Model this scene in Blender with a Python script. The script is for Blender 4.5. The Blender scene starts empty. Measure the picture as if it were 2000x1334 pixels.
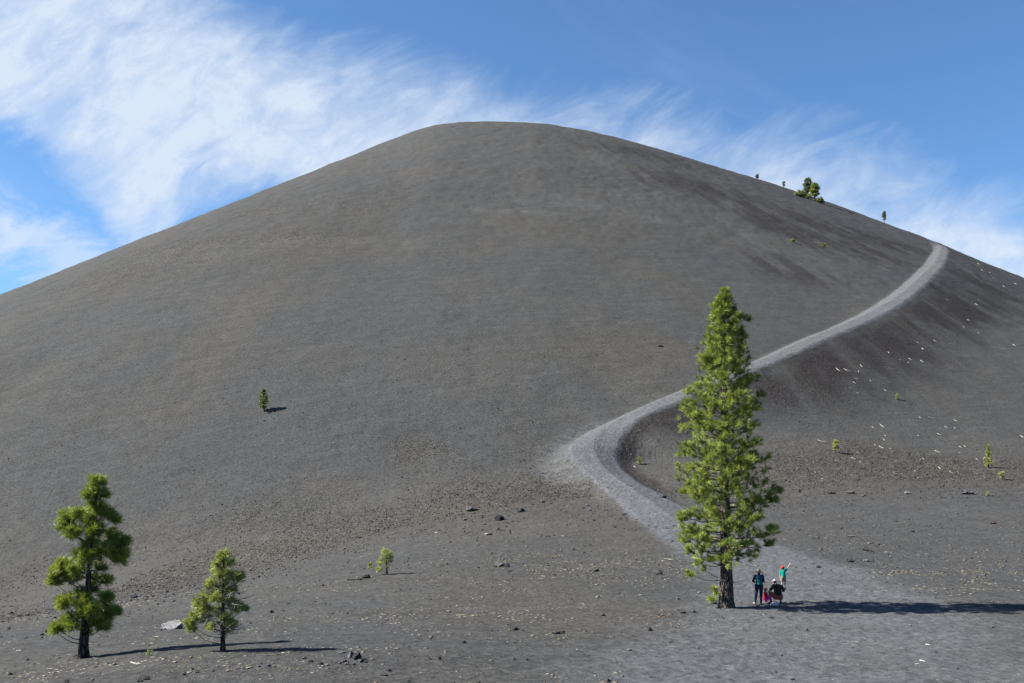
import bpy, bmesh, math, random
import numpy as np
from mathutils import Vector
sc = bpy.context.scene
random.seed(7); rng = np.random.default_rng(7)
R = math.radians
# ---------------------------------------------------------------- camera, world, sun
F = 1944.0; PITCH = math.atan((985-667)/F)      # focal length in photo pixels, camera tilt
cam = bpy.data.objects.new('camera', bpy.data.cameras.new('camera')); sc.collection.objects.link(cam)
cam.data.sensor_width = 36; cam.data.lens = 36*F/2000; cam.data.clip_start = .1; cam.data.clip_end = 20000
cam.location = (0, 0, 0); cam.rotation_euler = (R(90)+PITCH, 0, 0)
sc.camera = cam
sc.render.resolution_x = 1024; sc.render.resolution_y = 683
SUN_EL, SUN_BACK = 40., 2.5
S = Vector((-math.cos(R(SUN_EL))*math.cos(R(SUN_BACK)), -math.cos(R(SUN_EL))*math.sin(R(SUN_BACK)), math.sin(R(SUN_EL))))
sun = bpy.data.objects.new('sun', bpy.data.lights.new('sun', 'SUN')); sc.collection.objects.link(sun)
sun.data.energy = 5.0; sun.data.angle = R(.5); sun.data.color = (1, .962, .90)
sun.rotation_euler = S.to_track_quat('Z', 'Y').to_euler(); sun.location = (-60, -10, 60)
vs = sc.view_settings; vs.view_transform = 'Standard'; vs.look = 'None'; vs.gamma = 1; vs.exposure = 1.74
try: sc.cycles.max_bounces = 6; sc.cycles.transparent_max_bounces = 8
except Exception: pass

def ray(px, py):
    a = (px-1000)/F; b = (667-py)/F; cp, sp = math.cos(PITCH), math.sin(PITCH)
    return np.array([a, cp-b*sp, sp+b*cp])

class NT:
    """small helper for writing node trees"""
    def __init__(s, tree): s.t = tree; s.n = tree.nodes; s.l = tree.links
    def new(s, typ, **kw):
        n = s.n.new(typ)
        for k, v in kw.items(): setattr(n, k, v)
        return n
    def put(s, sock, v):
        if hasattr(v, 'links') or isinstance(v, bpy.types.NodeSocket): s.l.new(v, sock)
        else: sock.default_value = v
    def math(s, op, a, b=0., c=0., clamp=False):
        n = s.new('ShaderNodeMath', operation=op); n.use_clamp = clamp
        s.put(n.inputs[0], a); s.put(n.inputs[1], b); s.put(n.inputs[2], c); return n.outputs[0]
    def step(s, v, a, b, o0=0., o1=1.):
        n = s.new('ShaderNodeMapRange', interpolation_type='SMOOTHSTEP')
        s.put(n.inputs[0], v); s.put(n.inputs[1], a); s.put(n.inputs[2], b); n.inputs[3].default_value = o0; n.inputs[4].default_value = o1
        return n.outputs[0]
    def mix(s, f, a, b, blend='MIX'):
        n = s.new('ShaderNodeMix', data_type='RGBA', blend_type=blend)
        s.put(n.inputs[0], f); s.put(n.inputs[6], a if not isinstance(a, tuple) else (*a, 1)[:4]); s.put(n.inputs[7], b if not isinstance(b, tuple) else (*b, 1)[:4])
        return n.outputs[2]
    def noise(s, vec, scale, detail=4., rough=.55, dist=0.):
        n = s.new('ShaderNodeTexNoise'); s.put(n.inputs['Vector'], vec); n.inputs['Scale'].default_value = scale
        n.inputs['Detail'].default_value = detail; n.inputs['Roughness'].default_value = rough; n.inputs['Distortion'].default_value = dist
        return n.outputs[0]
    def voro(s, vec, scale, feature='F1', rnd=1.):
        n = s.new('ShaderNodeTexVoronoi', feature=feature); s.put(n.inputs['Vector'], vec); n.inputs['Scale'].default_value = scale
        n.inputs['Randomness'].default_value = rnd
        return n.outputs
    def attr(s, name):
        n = s.new('ShaderNodeAttribute'); n.attribute_name = name; return n.outputs
    def comb(s, x, y, z=0.):
        n = s.new('ShaderNodeCombineXYZ'); s.put(n.inputs[0], x); s.put(n.inputs[1], y); s.put(n.inputs[2], z); return n.outputs[0]
    def curve(s, v, pts):
        n = s.new('ShaderNodeFloatCurve'); c = n.mapping.curves[0]
        while len(c.points) < len(pts): c.points.new(.5, .5)
        for p, (x, y) in zip(c.points, sorted(pts)): p.location = (x, y); p.handle_type = 'AUTO'
        n.mapping.update(); s.put(n.inputs['Value'], v); return n.outputs[0]

world = bpy.data.worlds.new('World'); sc.world = world; world.use_nodes = True
w = NT(world.node_tree); w.n.clear()
sky = w.new('ShaderNodeTexSky', sky_type='NISHITA'); sky.sun_disc = False
sky.sun_elevation = R(SUN_EL); sky.sun_rotation = math.atan2(S.x, S.y); sky.altitude = 2000; sky.air_density = 1.0; sky.dust_density = .9; sky.ozone_density = 2.
SKY = .050
tc = w.new('ShaderNodeTexCoord'); sep = w.new('ShaderNodeSeparateXYZ'); w.l.new(tc.outputs['Generated'], sep.inputs[0])
yy = w.math('MAXIMUM', sep.outputs[1], .05)
U = w.math('DIVIDE', sep.outputs[0], yy); V = w.math('DIVIDE', sep.outputs[2], yy)
UV = w.comb(U, V)
def uv01(px, py):
    d = ray(px, py); return ((d[0]/d[1]+.9)/1.8, (d[2]/d[1])/1.2)
def rot_uv(ang, sx, sy):
    m = w.new('ShaderNodeMapping'); m.inputs['Rotation'].default_value = (0, 0, R(ang)); m.inputs['Scale'].default_value = (1, 1, 1)
    w.l.new(UV, m.inputs[0]); k = w.new('ShaderNodeMapping'); k.inputs['Scale'].default_value = (sx, sy, 1); w.l.new(m.outputs[0], k.inputs[0]); return k.outputs[0]
U01 = w.math('MULTIPLY_ADD', U, 1/1.8, .5); V01 = w.math('MULTIPLY_ADD', V, 1/1.2, 0.)
warp = w.noise(UV, 3.2, 4., .6, .3); warp2 = w.noise(rot_uv(-28, 5., 9.), 1., 9., .66, 1.1); warp3 = w.noise(rot_uv(66, 16., 6.5), 1., 8., .66, .8)
n_soft = w.noise(rot_uv(-20, 2.2, 4.), 1., 9., .64, .8)
# edge displacement in V01
disp = w.math('ADD', w.math('MULTIPLY_ADD', warp, .13, -.065), w.math('MULTIPLY_ADD', warp3, .12, -.06))
Vd = w.math('ADD', V01, disp)
top_pts = [(-500,-260),(0,-200),(230,-150),(380,-60),(520,30),(640,85),(800,110),(950,135),(1100,170),(1250,210),(1400,250),(1550,286),(1700,322),(1850,360),(2000,403),(2400,530)]
bot_pts = [(-500,130),(0,235),(70,285),(140,345),(190,400),(235,470),(320,455),(360,400),(430,385),(520,400),(640,420),(900,420),(1200,470),(1600,520),(2000,640),(2400,760)]
t2_pts = [(-500,180),(0,350),(80,385),(160,420),(240,462),(320,500),(420,560),(600,640),(1000,800),(2400,1100)]
b2_pts = [(-500,430),(0,485),(100,520),(200,560),(300,590),(420,640),(600,700),(1000,850),(2400,1200)]
cv = lambda pts: w.curve(U01, [uv01(*p) for p in pts])
tp, bt, t2, b2 = cv(top_pts), cv(bot_pts), cv(t2_pts), cv(b2_pts)
def band(top, bot, ts, bs):
    a = w.step(w.math('SUBTRACT', top, Vd), -ts*.3, ts); b = w.step(w.math('SUBTRACT', Vd, bot), -bs*.4, bs)
    return w.math('MULTIPLY', a, b)
dens1 = band(tp, bt, .085, .045); dens2 = band(t2, b2, .035, .035)
fib = w.math('ADD', w.math('MULTIPLY', n_soft, .55), w.math('MULTIPLY', warp2, .45))
mott = w.step(w.noise(rot_uv(-35, 16., 24.), 1., 8., .7, .5), .34, .64, .74, 1.05)
d1 = w.math('MULTIPLY', w.math('MULTIPLY', dens1, w.step(fib, .34, .60, .52, 1.06)), mott); d2 = w.math('MULTIPLY', dens2, w.step(fib, .33, .60, .62, 1.0))
veil = w.math('MULTIPLY', w.step(w.noise(rot_uv(20, 1.6, 6.), 1., 5., .6, .4), .5, .85, 0, .28), w.step(V01, .2, .75, 1, .35))
dens = w.math('MAXIMUM', w.math('MAXIMUM', d1, d2), veil)
# thicker to the left, thinning to the right as in a drifting cirrus sheet
dens = w.math('MULTIPLY', dens, w.step(U01, .25, .8, 1.0, 1.12))
dens = w.math('MINIMUM', dens, 1.0); dens = w.math('MULTIPLY', dens, w.step(sep.outputs[1], .05, .25))
skyt = w.mix(1.0, sky.outputs[0], (.76, 1.03, 1.19), 'MULTIPLY')
skyc = w.mix(1.0, skyt, (SKY, SKY, SKY), 'MULTIPLY')
cloudc = (.222, .250, .290)
colr = w.mix(w.math('MULTIPLY', dens, .93), skyc, cloudc)
bg = w.new('ShaderNodeBackground'); w.l.new(colr, bg.inputs[0]); bg.inputs[1].default_value = 1.0
out = w.new('ShaderNodeOutputWorld'); w.l.new(bg.outputs[0], out.inputs[0])

# ---------------------------------------------------------------- helpers: objects and tags
def tag(o, label=None, cat=None, group=None, kind=None):
    for k, v in (('label', label), ('category', cat), ('group', group), ('kind', kind)):
        if v: o[k] = v
    return o
def empty(name, loc):
    o = bpy.data.objects.new(name, None); sc.collection.objects.link(o); o.location = loc; o.empty_display_size = .3
    return o
def mesh_obj(name, verts, faces, mat, parent=None, smooth=False, attrs=None):
    me = bpy.data.meshes.new(name); verts = np.asarray(verts, np.float32)
    if isinstance(faces, np.ndarray):
        nf, k = faces.shape
        me.vertices.add(len(verts)); me.vertices.foreach_set('co', verts.ravel())
        me.loops.add(nf*k); me.loops.foreach_set('vertex_index', faces.astype(np.int32).ravel())
        me.polygons.add(nf); me.polygons.foreach_set('loop_start', np.arange(0, nf*k, k, dtype=np.int32))
        me.update(calc_edges=True); me.validate()
    else: me.from_pydata(verts.tolist(), [], faces)
    if smooth: me.polygons.foreach_set('use_smooth', np.ones(len(me.polygons), bool))
    for n, a in (attrs or {}).items():
        at = me.attributes.new(n, 'FLOAT', 'POINT'); at.data.foreach_set('value', np.asarray(a, np.float32))
    me.materials.append(mat); o = bpy.data.objects.new(name, me); sc.collection.objects.link(o)
    if parent: o.parent = parent
    return o
class Geo:
    """collects loose geometry pieces into one mesh"""
    def __init__(s): s.v = []; s.f = []; s.n = 0; s.a = []
    def add(s, v, f, a=0.):
        s.v.append(np.asarray(v, float)); s.f += [tuple(i+s.n for i in q) for q in f]; s.n += len(v); s.a.append(np.full(len(v), a))
    def build(s, name, mat, parent=None, smooth=True, attr=None):
        if not s.v: return None
        return mesh_obj(name, np.vstack(s.v), s.f, mat, parent, smooth, {attr: np.concatenate(s.a)} if attr else None)
def tube(pts, rad, n=6, cap=True):
    """tube round a polyline with a radius per point"""
    pts = np.asarray(pts, float); V_ = []; ref = np.array([.31, .17, .93])
    for i, p in enumerate(pts):
        d = pts[min(i+1, len(pts)-1)]-pts[max(i-1, 0)]; d /= np.linalg.norm(d)+1e-9
        if abs(d@ref) > .97: ref = np.array([.93, .2, .31])
        a = np.cross(d, ref); a /= np.linalg.norm(a); b = np.cross(d, a)
        for k in range(n):
            t = 2*math.pi*k/n; V_.append(p+rad[i]*(a*math.cos(t)+b*math.sin(t)))
    f = [(i*n+k, i*n+(k+1) % n, (i+1)*n+(k+1) % n, (i+1)*n+k) for i in range(len(pts)-1) for k in range(n)]
    if cap: f += [tuple(range(n))[::-1], tuple(range((len(pts)-1)*n, len(pts)*n))]
    return np.array(V_), f

# ---------------------------------------------------------------- materials
def mat(name):
    m = bpy.data.materials.new(name); m.use_nodes = True; nt = NT(m.node_tree); nt.n.clear()
    o = nt.new('ShaderNodeOutputMaterial'); b = nt.new('ShaderNodeBsdfPrincipled'); nt.l.new(b.outputs[0], o.inputs[0])
    b.inputs['Roughness'].default_value = .9; b.inputs['Specular IOR Level'].default_value = .2
    nt.b = b; nt.o = o; return m, nt
def plain_mat(name, col, var=.25, scale=8., rough=.85, bump=0.):
    col = tuple(c*.6 for c in col)
    m, t = mat(name); tc_ = t.new('ShaderNodeTexCoord')
    nz = t.noise(tc_.outputs['Object'], scale, 5., .6)
    c1 = tuple(c*(1-var) for c in col); c2 = tuple(min(1, c*(1+var)) for c in col)
    t.put(t.b.inputs['Base Color'], t.mix(t.step(nz, .3, .7), c1, c2)); t.b.inputs['Roughness'].default_value = rough
    if bump:
        bp = t.new('ShaderNodeBump'); bp.inputs['Strength'].default_value = 1; bp.inputs['Distance'].default_value = bump
        t.l.new(nz, bp.inputs['Height']); t.l.new(bp.outputs[0], t.b.inputs['Normal'])
    return m
def needle_mat(name, dark, light):
    dark, light = tuple(c*.60 for c in dark), tuple(c*.66 for c in light)
    m, t = mat(name); tone = t.attr('tone')[2]
    c = t.mix(tone, dark, light); t.put(t.b.inputs['Base Color'], c); t.b.inputs['Roughness'].default_value = .5
    t.b.inputs['Specular IOR Level'].default_value = .35
    tr = t.new('ShaderNodeBsdfTranslucent'); t.put(tr.inputs[0], t.mix(1., c, (1.3, 1.25, .7), 'MULTIPLY'))
    mx = t.new('ShaderNodeMixShader'); mx.inputs[0].default_value = .24
    t.l.new(t.b.outputs[0], mx.inputs[1]); t.l.new(tr.outputs[0], mx.inputs[2]); t.l.new(mx.outputs[0], t.o.inputs[0]); return m
def bark_mat(name, dark, light):
    dark, light = tuple(c*.6 for c in dark), tuple(c*.62 for c in light)
    m, t = mat(name); tc_ = t.new('ShaderNodeTexCoord')
    mp = t.new('ShaderNodeMapping'); mp.inputs['Scale'].default_value = (1, 1, .22); t.l.new(tc_.outputs['Object'], mp.inputs[0])
    v = t.voro(mp.outputs[0], 11., 'DISTANCE_TO_EDGE')[0]; nz = t.noise(mp.outputs[0], 14., 6., .65)
    h = t.math('ADD', t.step(v, 0., .22), t.math('MULTIPLY', nz, .5))
    t.put(t.b.inputs['Base Color'], t.mix(t.step(h, .25, 1.25), dark, light))
    bp = t.new('ShaderNodeBump'); bp.inputs['Strength'].default_value = 1; bp.inputs['Distance'].default_value = .05
    t.l.new(h, bp.inputs['Height']); t.l.new(bp.outputs[0], t.b.inputs['Normal']); return m
M_NEED = needle_mat('pine_needles', (.070, .125, .020), (.40, .46, .085))
M_FARN = needle_mat('skyline_needles', (.14, .19, .06), (.36, .42, .12))
M_NEED2 = needle_mat('young_pine_needles', (.15, .20, .05), (.52, .56, .16))
M_NEED3 = needle_mat('distant_pine_needles', (.12, .145, .10), (.24, .27, .16))
M_BARK = bark_mat('pine_bark', (.028, .022, .020), (.205, .155, .135))
M_BARKD = bark_mat('dark_pine_bark', (.020, .016, .014), (.115, .088, .075))
M_LIMB = plain_mat('limb_bark', (.10, .078, .066), .35, 9.)
M_DEAD = plain_mat('bare_twig_wood', (.36, .33, .30), .3, 9.)
M_STICK = plain_mat('bleached_wood', (.56, .52, .45), .25, 5.)
M_STICKB = plain_mat('weathered_wood', (.30, .25, .20), .3, 5.)
def rock_mat(name, col):
    col = tuple(c*.56 for c in col)
    m, t = mat(name); tc_ = t.new('ShaderNodeTexCoord'); o = tc_.outputs['Object']
    n1 = t.noise(o, 3., 8., .7); n2 = t.voro(o, 14.)[0]
    h = t.math('ADD', n1, t.math('MULTIPLY', n2, .5))
    c = t.mix(t.step(n1, .32, .68), tuple(x*.55 for x in col), tuple(x*1.35 for x in col))
    t.put(t.b.inputs['Base Color'], c)
    bp = t.new('ShaderNodeBump'); bp.inputs['Strength'].default_value = 1; bp.inputs['Distance'].default_value = .07
    t.l.new(h, bp.inputs['Height']); t.l.new(bp.outputs[0], t.b.inputs['Normal']); return m
ROCK = dict(dark=rock_mat('dark_lava', (.075, .070, .069)), black=rock_mat('black_lava', (.032, .031, .032)), grey=rock_mat('grey_lava', (.115, .110, .112)),
            pale=rock_mat('pale_grey_stone', (.26, .25, .25)), tan=rock_mat('tan_stone', (.24, .195, .15)), red=rock_mat('red_cinder', (.12, .060, .048)), lilac=rock_mat('lilac_stone', (.20, .175, .19)))

# ---------------------------------------------------------------- terrain as a function of world x, y
def sst(a, b, x):
    t = np.clip((x-a)/(b-a), 0, 1); return t*t*(3-2*t)
def smin(a, b, k):
    h = np.clip(.5+.5*(b-a)/k, 0, 1); return b*(1-h)+a*h-k*h*(1-h)
def smax(a, b, k): return -smin(-a, -b, k)
def lerp(x, xs, ys):
    xs = np.asarray(xs, float); ys = np.asarray(ys, float); m = np.gradient(ys, xs); x = np.clip(x, xs[0], xs[-1])
    i = np.clip(np.searchsorted(xs, x)-1, 0, len(xs)-2); h = xs[i+1]-xs[i]; t = (x-xs[i])/h
    return (2*t**3-3*t**2+1)*ys[i]+(t**3-2*t**2+t)*h*m[i]+(-2*t**3+3*t**2)*ys[i+1]+(t**3-t**2)*h*m[i+1]
CP = [(0,1334,29.),(600,1334,26.8),(1200,1334,28.6),(2000,1334,28.8),(163,1285,34),(435,1272,31.6),(560,1249,34.2),(640,1266,31.8),(1418,1188,49),
      (1480,1180,50.3),(1533,1152,56),(1000,1200,46),(752,1121,62),(1000,1100,66),(400,1205,50),(0,1262,42),
      (1300,1050,78),(1700,1050,78),(2000,1187,49.5),(2000,1060,77),(1700,1200,47),
      (0,1215,75),(150,1187,77),(300,1160,81),(480,1115,86),(700,1050,92),(880,1005,97),(1050,978,100),(1300,968,102),(1600,964,103),(2000,965,106)]
PTS = np.array([ray(px, py)*D/ray(px, py)[1] for px, py, D in CP])
AP = np.vstack([PTS, np.array([(0,0,-1.7),(0,6,-2.3),(0,15,-4.0),(-12,12,-4.0),(12,12,-4.0),(-60,75,-13),(80,100,2.5),(-30,20,-6),(30,20,-5.2),(60,50,-4.6),
    (-50,45,-9),(0,-15,-2.2),(20,0,-3.5),(-20,0,-3.5),(0,150,3.),(60,150,3.5),(-70,150,-6)])])
def tps(A, lam=2.0):
    n = len(A); d = np.hypot(A[:, None, 0]-A[None, :, 0], A[:, None, 1]-A[None, :, 1])
    K = np.where(d > 0, d*d*np.log(d+1e-9), 0)+lam*np.eye(n); Pm = np.c_[np.ones(n), A[:, :2]]
    M = np.zeros((n+3, n+3)); M[:n, :n] = K; M[:n, n:] = Pm; M[n:, :n] = Pm.T
    return np.linalg.solve(M, np.r_[A[:, 2], 0, 0, 0])
TW = tps(AP)
def plain(x, y):
    x = np.clip(x, -75, 95); y = np.clip(y, -20, 160); z = TW[-3]+TW[-2]*x+TW[-1]*y
    for (a, b, c), q in zip(AP, TW[:-3]):
        r2 = (x-a)**2+(y-b)**2; z = z+q*r2*.5*np.log(r2+1e-12)
    return z
#FIT-BEGIN
CK = np.array([-85,-55,-30,-12,0,12,30,55,85.]); CH = np.array([-85,-50,-25,-8,8,25,50,85.])
PAR = [0.542, 0.529, 0.524, 0.551, 0.596, 0.618, 0.609, 0.604, 0.591, 138.881, 142.189, 146.276, 150.531, 147.366, 142.652, 137.044, 135.068, 21.135, -11.611, 496.767, 402.393, 359.444, 392.359, 384.677, 375.768, 369.609, 402.677]
#FIT-END
PAR = np.array(PAR); nK = len(CK); nH = len(CH); CX, CY = PAR[nK+nH+1:nK+nH+3]; RS = PAR[nK+nH+3:]
CR = [-85, -35, -12, 0, 12, 35, 85]
def cone_rt(x, y):
    dx = x-CX; dy = CY-y; return np.hypot(dx, dy), np.degrees(np.arctan2(dx, dy))
def foot(th): return lerp(th, CR, RS)
CORR_AZ = None
def base(x, y):
    r, th = cone_rt(x, y); Rf = foot(th); k = 4+8*sst(2, 8, th)
    h = lerp(th, CK, PAR[:nK])*k*np.logaddexp(0, (Rf-r)/k)
    H = lerp(th, CH, PAR[nK:nK+nH]); m = 1-sst(30, 110, r); H = H*(1-m)+m*140
    h = smin(h, H, PAR[nK+nH]); m = sst(0, 110, Rf-r)
    z = plain(x, y)*(1-m)+.5*m+h
    if CORR_AZ is not None:
        az = np.arctan2(x, np.maximum(y, 1)); z = z+lerp(az, *CORR_AZ)*np.hypot(x, y)*sst(10, 110, Rf-r)
    return z
_perm = rng.permutation(4096).astype(np.int64)
def vnoise(x, y):
    xi = np.floor(x).astype(np.int64); yi = np.floor(y).astype(np.int64); fx = x-xi; fy = y-yi
    fx = fx*fx*fx*(fx*(fx*6-15)+10); fy = fy*fy*fy*(fy*(fy*6-15)+10)
    h = lambda a, b: _perm[(_perm[a & 4095]+b) & 4095]/4095.
    return (h(xi, yi)*(1-fx)+h(xi+1, yi)*fx)*(1-fy)+(h(xi, yi+1)*(1-fx)+h(xi+1, yi+1)*fx)*fy-.5
def fbm(x, y, sc_, oct_=3, g=.5):
    s = 0; a = 1.
    for o in range(oct_):
        c, q = math.cos(o*1.1), math.sin(o*1.1)
        s = s+a*vnoise((x*c-y*q)/sc_+17.3*o, (x*q+y*c)/sc_+5.1*o); a *= g; sc_ *= .47
    return s
def march(fn, px, py, t0=22, t1=560, n=2600):
    d = ray(px, py); t = np.geomspace(t0, t1, n); P = d[:, None]*t
    g = P[2]-fn(P[0], P[1]); i = np.argmax(g < 0)
    if g[i] >= 0: i = int(np.argmin(g/t)); return P[:, i]
    if i == 0: return P[:, 0]
    k = g[i-1]/(g[i-1]-g[i]); return P[:, i-1]*(1-k)+P[:, i]*k
# skyline of the cone in the photo, used to trim the rim heights
SKYL = [(0,575),(100,537),(200,497),(300,458),(355,437),(450,398),(550,358),(650,318),(720,290),(780,266),(820,252),(850,244),(880,239),(930,236),(1000,237),(1060,241),(1120,250),(1200,268),(1300,296),(1400,326),(1480,350),(1550,372),(1610,392),(1700,425),(1760,447),(1813,467),(1900,504),(1950,524),(2000,544)]
_az = []; _c = []
for px, py in SKYL:
    d = ray(px, py); a = math.atan2(d[0], d[1]); tg = d[2]/math.hypot(d[0], d[1]); t = np.arange(100, 600, 1.5)
    zz = base(np.sin(a)*t, np.cos(a)*t); _az.append(a); _c.append(tg-(zz/t).max())
CORR_AZ = (np.array(_az), np.array(_c))
# the trail: photo pixel of its middle, half width in metres, height of the bank it stands on
TR = [(1620,1480,7.,0,.5),(1600,1334,6.8,0,.5),(1620,1255,6.4,0,.5),(1640,1190,6.4,0,.5),(1570,1130,5.6,0,.52),(1450,1085,4.3,0,.6),(1365,1040,3.7,.1,.68),(1300,1000,3.2,.4,.76),(1240,958,2.7,.7,.8),
      (1190,918,2.6,1.0,.82),(1155,886,3.0,1.6,.85),(1148,862,3.3,1.9,.85),(1178,836,3.1,1.8,.9),(1240,806,2.8,2.3,.95),(1330,768,2.7,2.2,1.),(1400,741,2.6,2.2,1.),(1475,712,2.7,2.2,1.),(1560,675,2.8,2.2,1.),
      (1650,634,2.9,2.1,1.),(1730,592,3.0,2.1,1.),(1790,550,2.8,1.9,1.),(1827,513,2.7,1.8,1.),(1841,488,2.5,1.9,1.)]
def densify(A, n):
    A = np.array(A, float); s = np.r_[0, np.cumsum(np.hypot(np.diff(A[:, 0]), np.diff(A[:, 1])))]; q = np.linspace(0, s[-1], n)
    return np.stack([lerp(q, s, A[:, j]) for j in range(A.shape[1])], 1)
W_ = []
for px, py, hw, bm, br in densify(TR, 70):
    p = march(lambda x, y: base(x, y)+bm, px, min(py, 1500), 15, 420, 1400); W_.append((p[0], p[1], base(p[0], p[1])+bm, hw, bm, br))
W_ = np.array(W_)
# beyond the last visible point the trail climbs on round the shoulder
e = W_[-1]; dr = np.array([CX, CY])-e[:2]; dr /= np.linalg.norm(dr); tn = np.array([-dr[1], dr[0]])*-1
for k in range(1, 14):
    q = e[:2]+tn*7*k*(1 if tn[0] > 0 else -1)*.0+np.array([.37, .93])*7*k+dr*0
    W_ = np.vstack([W_, [q[0], q[1], base(q[0], q[1])+max(.2, 1.9-.3*k), 2.2, max(.2, 1.9-.3*k), 1.]])
W_[:, :2] = np.c_[np.convolve(np.r_[[W_[0, 0]]*2, W_[:, 0], [W_[-1, 0]]*2], [.1, .2, .4, .2, .1], 'valid'), np.convolve(np.r_[[W_[0, 1]]*2, W_[:, 1], [W_[-1, 1]]*2], [.1, .2, .4, .2, .1], 'valid')]
W_[:, 2] = base(W_[:, 0], W_[:, 1])+W_[:, 4]
TRAIL = densify(W_, 420)
def trail_near(x, y):
    x = np.asarray(x, float); sh = x.shape; x = x.ravel(); y = np.asarray(y, float).ravel()
    d = np.full(len(x), 1e3); j = np.zeros(len(x))
    ok = np.where((x > TRAIL[:, 0].min()-45) & (x < TRAIL[:, 0].max()+45) & (y > TRAIL[:, 1].min()-45) & (y < TRAIL[:, 1].max()+45))[0]
    for a in range(0, len(ok), 20000):
        s = ok[a:a+20000]; D2 = (x[s, None]-TRAIL[None, :, 0])**2+(y[s, None]-TRAIL[None, :, 1])**2
        k = D2.argmin(1); d[s] = 1e9
        for o in (-1, 0):
            i0 = np.clip(k+o, 0, len(TRAIL)-2); a0 = TRAIL[i0, :2]; b0 = TRAIL[i0+1, :2]-a0; p0 = np.stack([x[s], y[s]], 1)-a0
            u = np.clip((p0*b0).sum(1)/(b0*b0).sum(1), 0, 1); dd = np.hypot(*(p0-b0*u[:, None]).T); m = dd < d[s]
            d[s[m]] = dd[m]; j[s[m]] = (i0+u)[m]
    return d.reshape(sh), j.reshape(sh)
# the line where the loose slope meets the plain, as (bearing from the camera, distance)
_fb = np.degrees(np.arctan2(PTS[21:, 0], PTS[21:, 1])); _fd = np.hypot(PTS[21:, 0], PTS[21:, 1])
def beyond_foot(x, y):
    b = np.degrees(np.arctan2(x, np.maximum(y, 1.))); return np.hypot(x, y)-lerp(b, np.r_[-45, _fb, 45], np.r_[_fd[0]-3, _fd, _fd[-1]+6])
def TQ(j):
    i = np.clip(j.astype(int), 0, len(TRAIL)-2); f = (j-i)[..., None]; return TRAIL[i]*(1-f)+TRAIL[i+1]*f
def masks(x, y, d=None, j=None):
    """trail, rubble, dark and brown masks"""
    if d is None: d, j = trail_near(x, y)
    r, th = cone_rt(x, y); Rf = foot(th); up = Rf-r
    q = TQ(j); hw = q[..., 3]; wob = fbm(x, y, 2.2, 3)*.9+fbm(x, y, 9., 2)*.8
    near = sst(80, 60, y)
    tr = (1-sst(hw*(.78-.16*near), hw*1.14+near*2.3, d+wob*(.35+near*1.6)))*q[..., 5]
    bf = beyond_foot(x, y)+fbm(x, y, 6., 2)*3; lf = 1-sst(-25, 15, x); rub = sst(-3, 2, bf)*(1-sst(4+7*lf, 21+13*lf, bf+fbm(x, y, 14., 3)*22))*.95+.35*sst(-16, -4, bf)*(1-sst(-2, 3, bf))
    rub = np.clip(rub+.0, 0, 1)
    return tr, rub, up, th
def ground(x, y, full=False):
    x = np.asarray(x, float); y = np.asarray(y, float)
    z = base(x, y); d, j = trail_near(x, y); q = TQ(j); hw = q[..., 3]; e = np.maximum(d-hw*.8, 0)
    bank = q[..., 2]-.20*np.minimum(d, hw*.8)-.64*e
    zb = smax(z, bank, .9); on = sst(.05, .5, q[..., 4]); z = z+(zb-z)*on*(1-sst(25, 44, d))
    # the hollow held behind the lower bank of the trail
    if full or True:
        hol = np.exp(-(((x-HOL[0])/13.)**2+((y-HOL[1])/9.)**2)); z = z-.25*hol*sst(0, 3.5, e)
    tr, rub, up, th = masks(x, y, d, j)
    dist = np.hypot(x, y); far = sst(-5, 25, up)
    z = z+fbm(x, y, 52., 2)*1.3*far*(1-sst(140, 190, dist)*.6)
    n1 = fbm(x, y, 7., 3); n2 = fbm(x, y, 1.3, 3); n3 = fbm(x+40, y, .42, 2)
    z = z+fbm(x, y, 3.2, 3)*.28*far*sst(150, 260, dist)
    z = z+n1*(.12+.10*far)*(1-.6*tr)+n2*(.04+.01*far+.10*rub)*(1-.5*tr)+n3*(.03*(1-far)+.05*rub)+fbm(x-9, y+4, .5, 2)*.115*tr*sst(125, 60, dist)
    if full: return z, tr, rub, up, th, d, j
    return z
HOL = (24., 110.)
_h = march(base, 1262, 905); HOL = (float(_h[0]), float(_h[1]))
def hit(px, py): return march(ground, px, py, 22, 480, 2600)

# terrain mesh: rings about the camera so that detail falls where the ground is near
az = np.concatenate([np.radians(np.linspace(-180, -33, 60, endpoint=False)), np.radians(np.linspace(-33, 33, 1000)), np.radians(np.linspace(33, 180, 60)[1:-1])])
rad = np.concatenate([np.geomspace(.8, 20, 40, endpoint=False), np.geomspace(20, 140, 760, endpoint=False), np.geomspace(140, 460, 330, endpoint=False), np.geomspace(460, 6000, 40)])
A_, R_ = np.meshgrid(az, rad); X_ = np.sin(A_)*R_; Y_ = np.cos(A_)*R_
Z_, tr, rub, up, th, dT, jT = ground(X_, Y_, True)
Z_ = np.where(R_ > 800, Z_*(1-sst(800, 2500, R_))-20*sst(800, 2500, R_), Z_)
def near_px(lst):
    """soft world-space patches given by photo pixel and radii (across, along the slope)"""
    m = np.zeros_like(X_)
    for px, py, a, b, s in lst:
        p = hit(px, py); r0, t0 = cone_rt(p[0], p[1]); r1, t1 = cone_rt(X_, Y_)
        du = (t1-t0)*math.pi/180*r0; dv = r1-r0
        m = np.maximum(m, s*np.exp(-((du/a)**2+(dv/b)**2)))
    return m
rr_, tt_ = cone_rt(X_, Y_)
streak = fbm(tt_*math.pi/180*250/3.2, rr_/16., 1., 4, .6)
streak2 = fbm(tt_*math.pi/180*250/9., rr_/50., 1., 3, .6)
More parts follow.
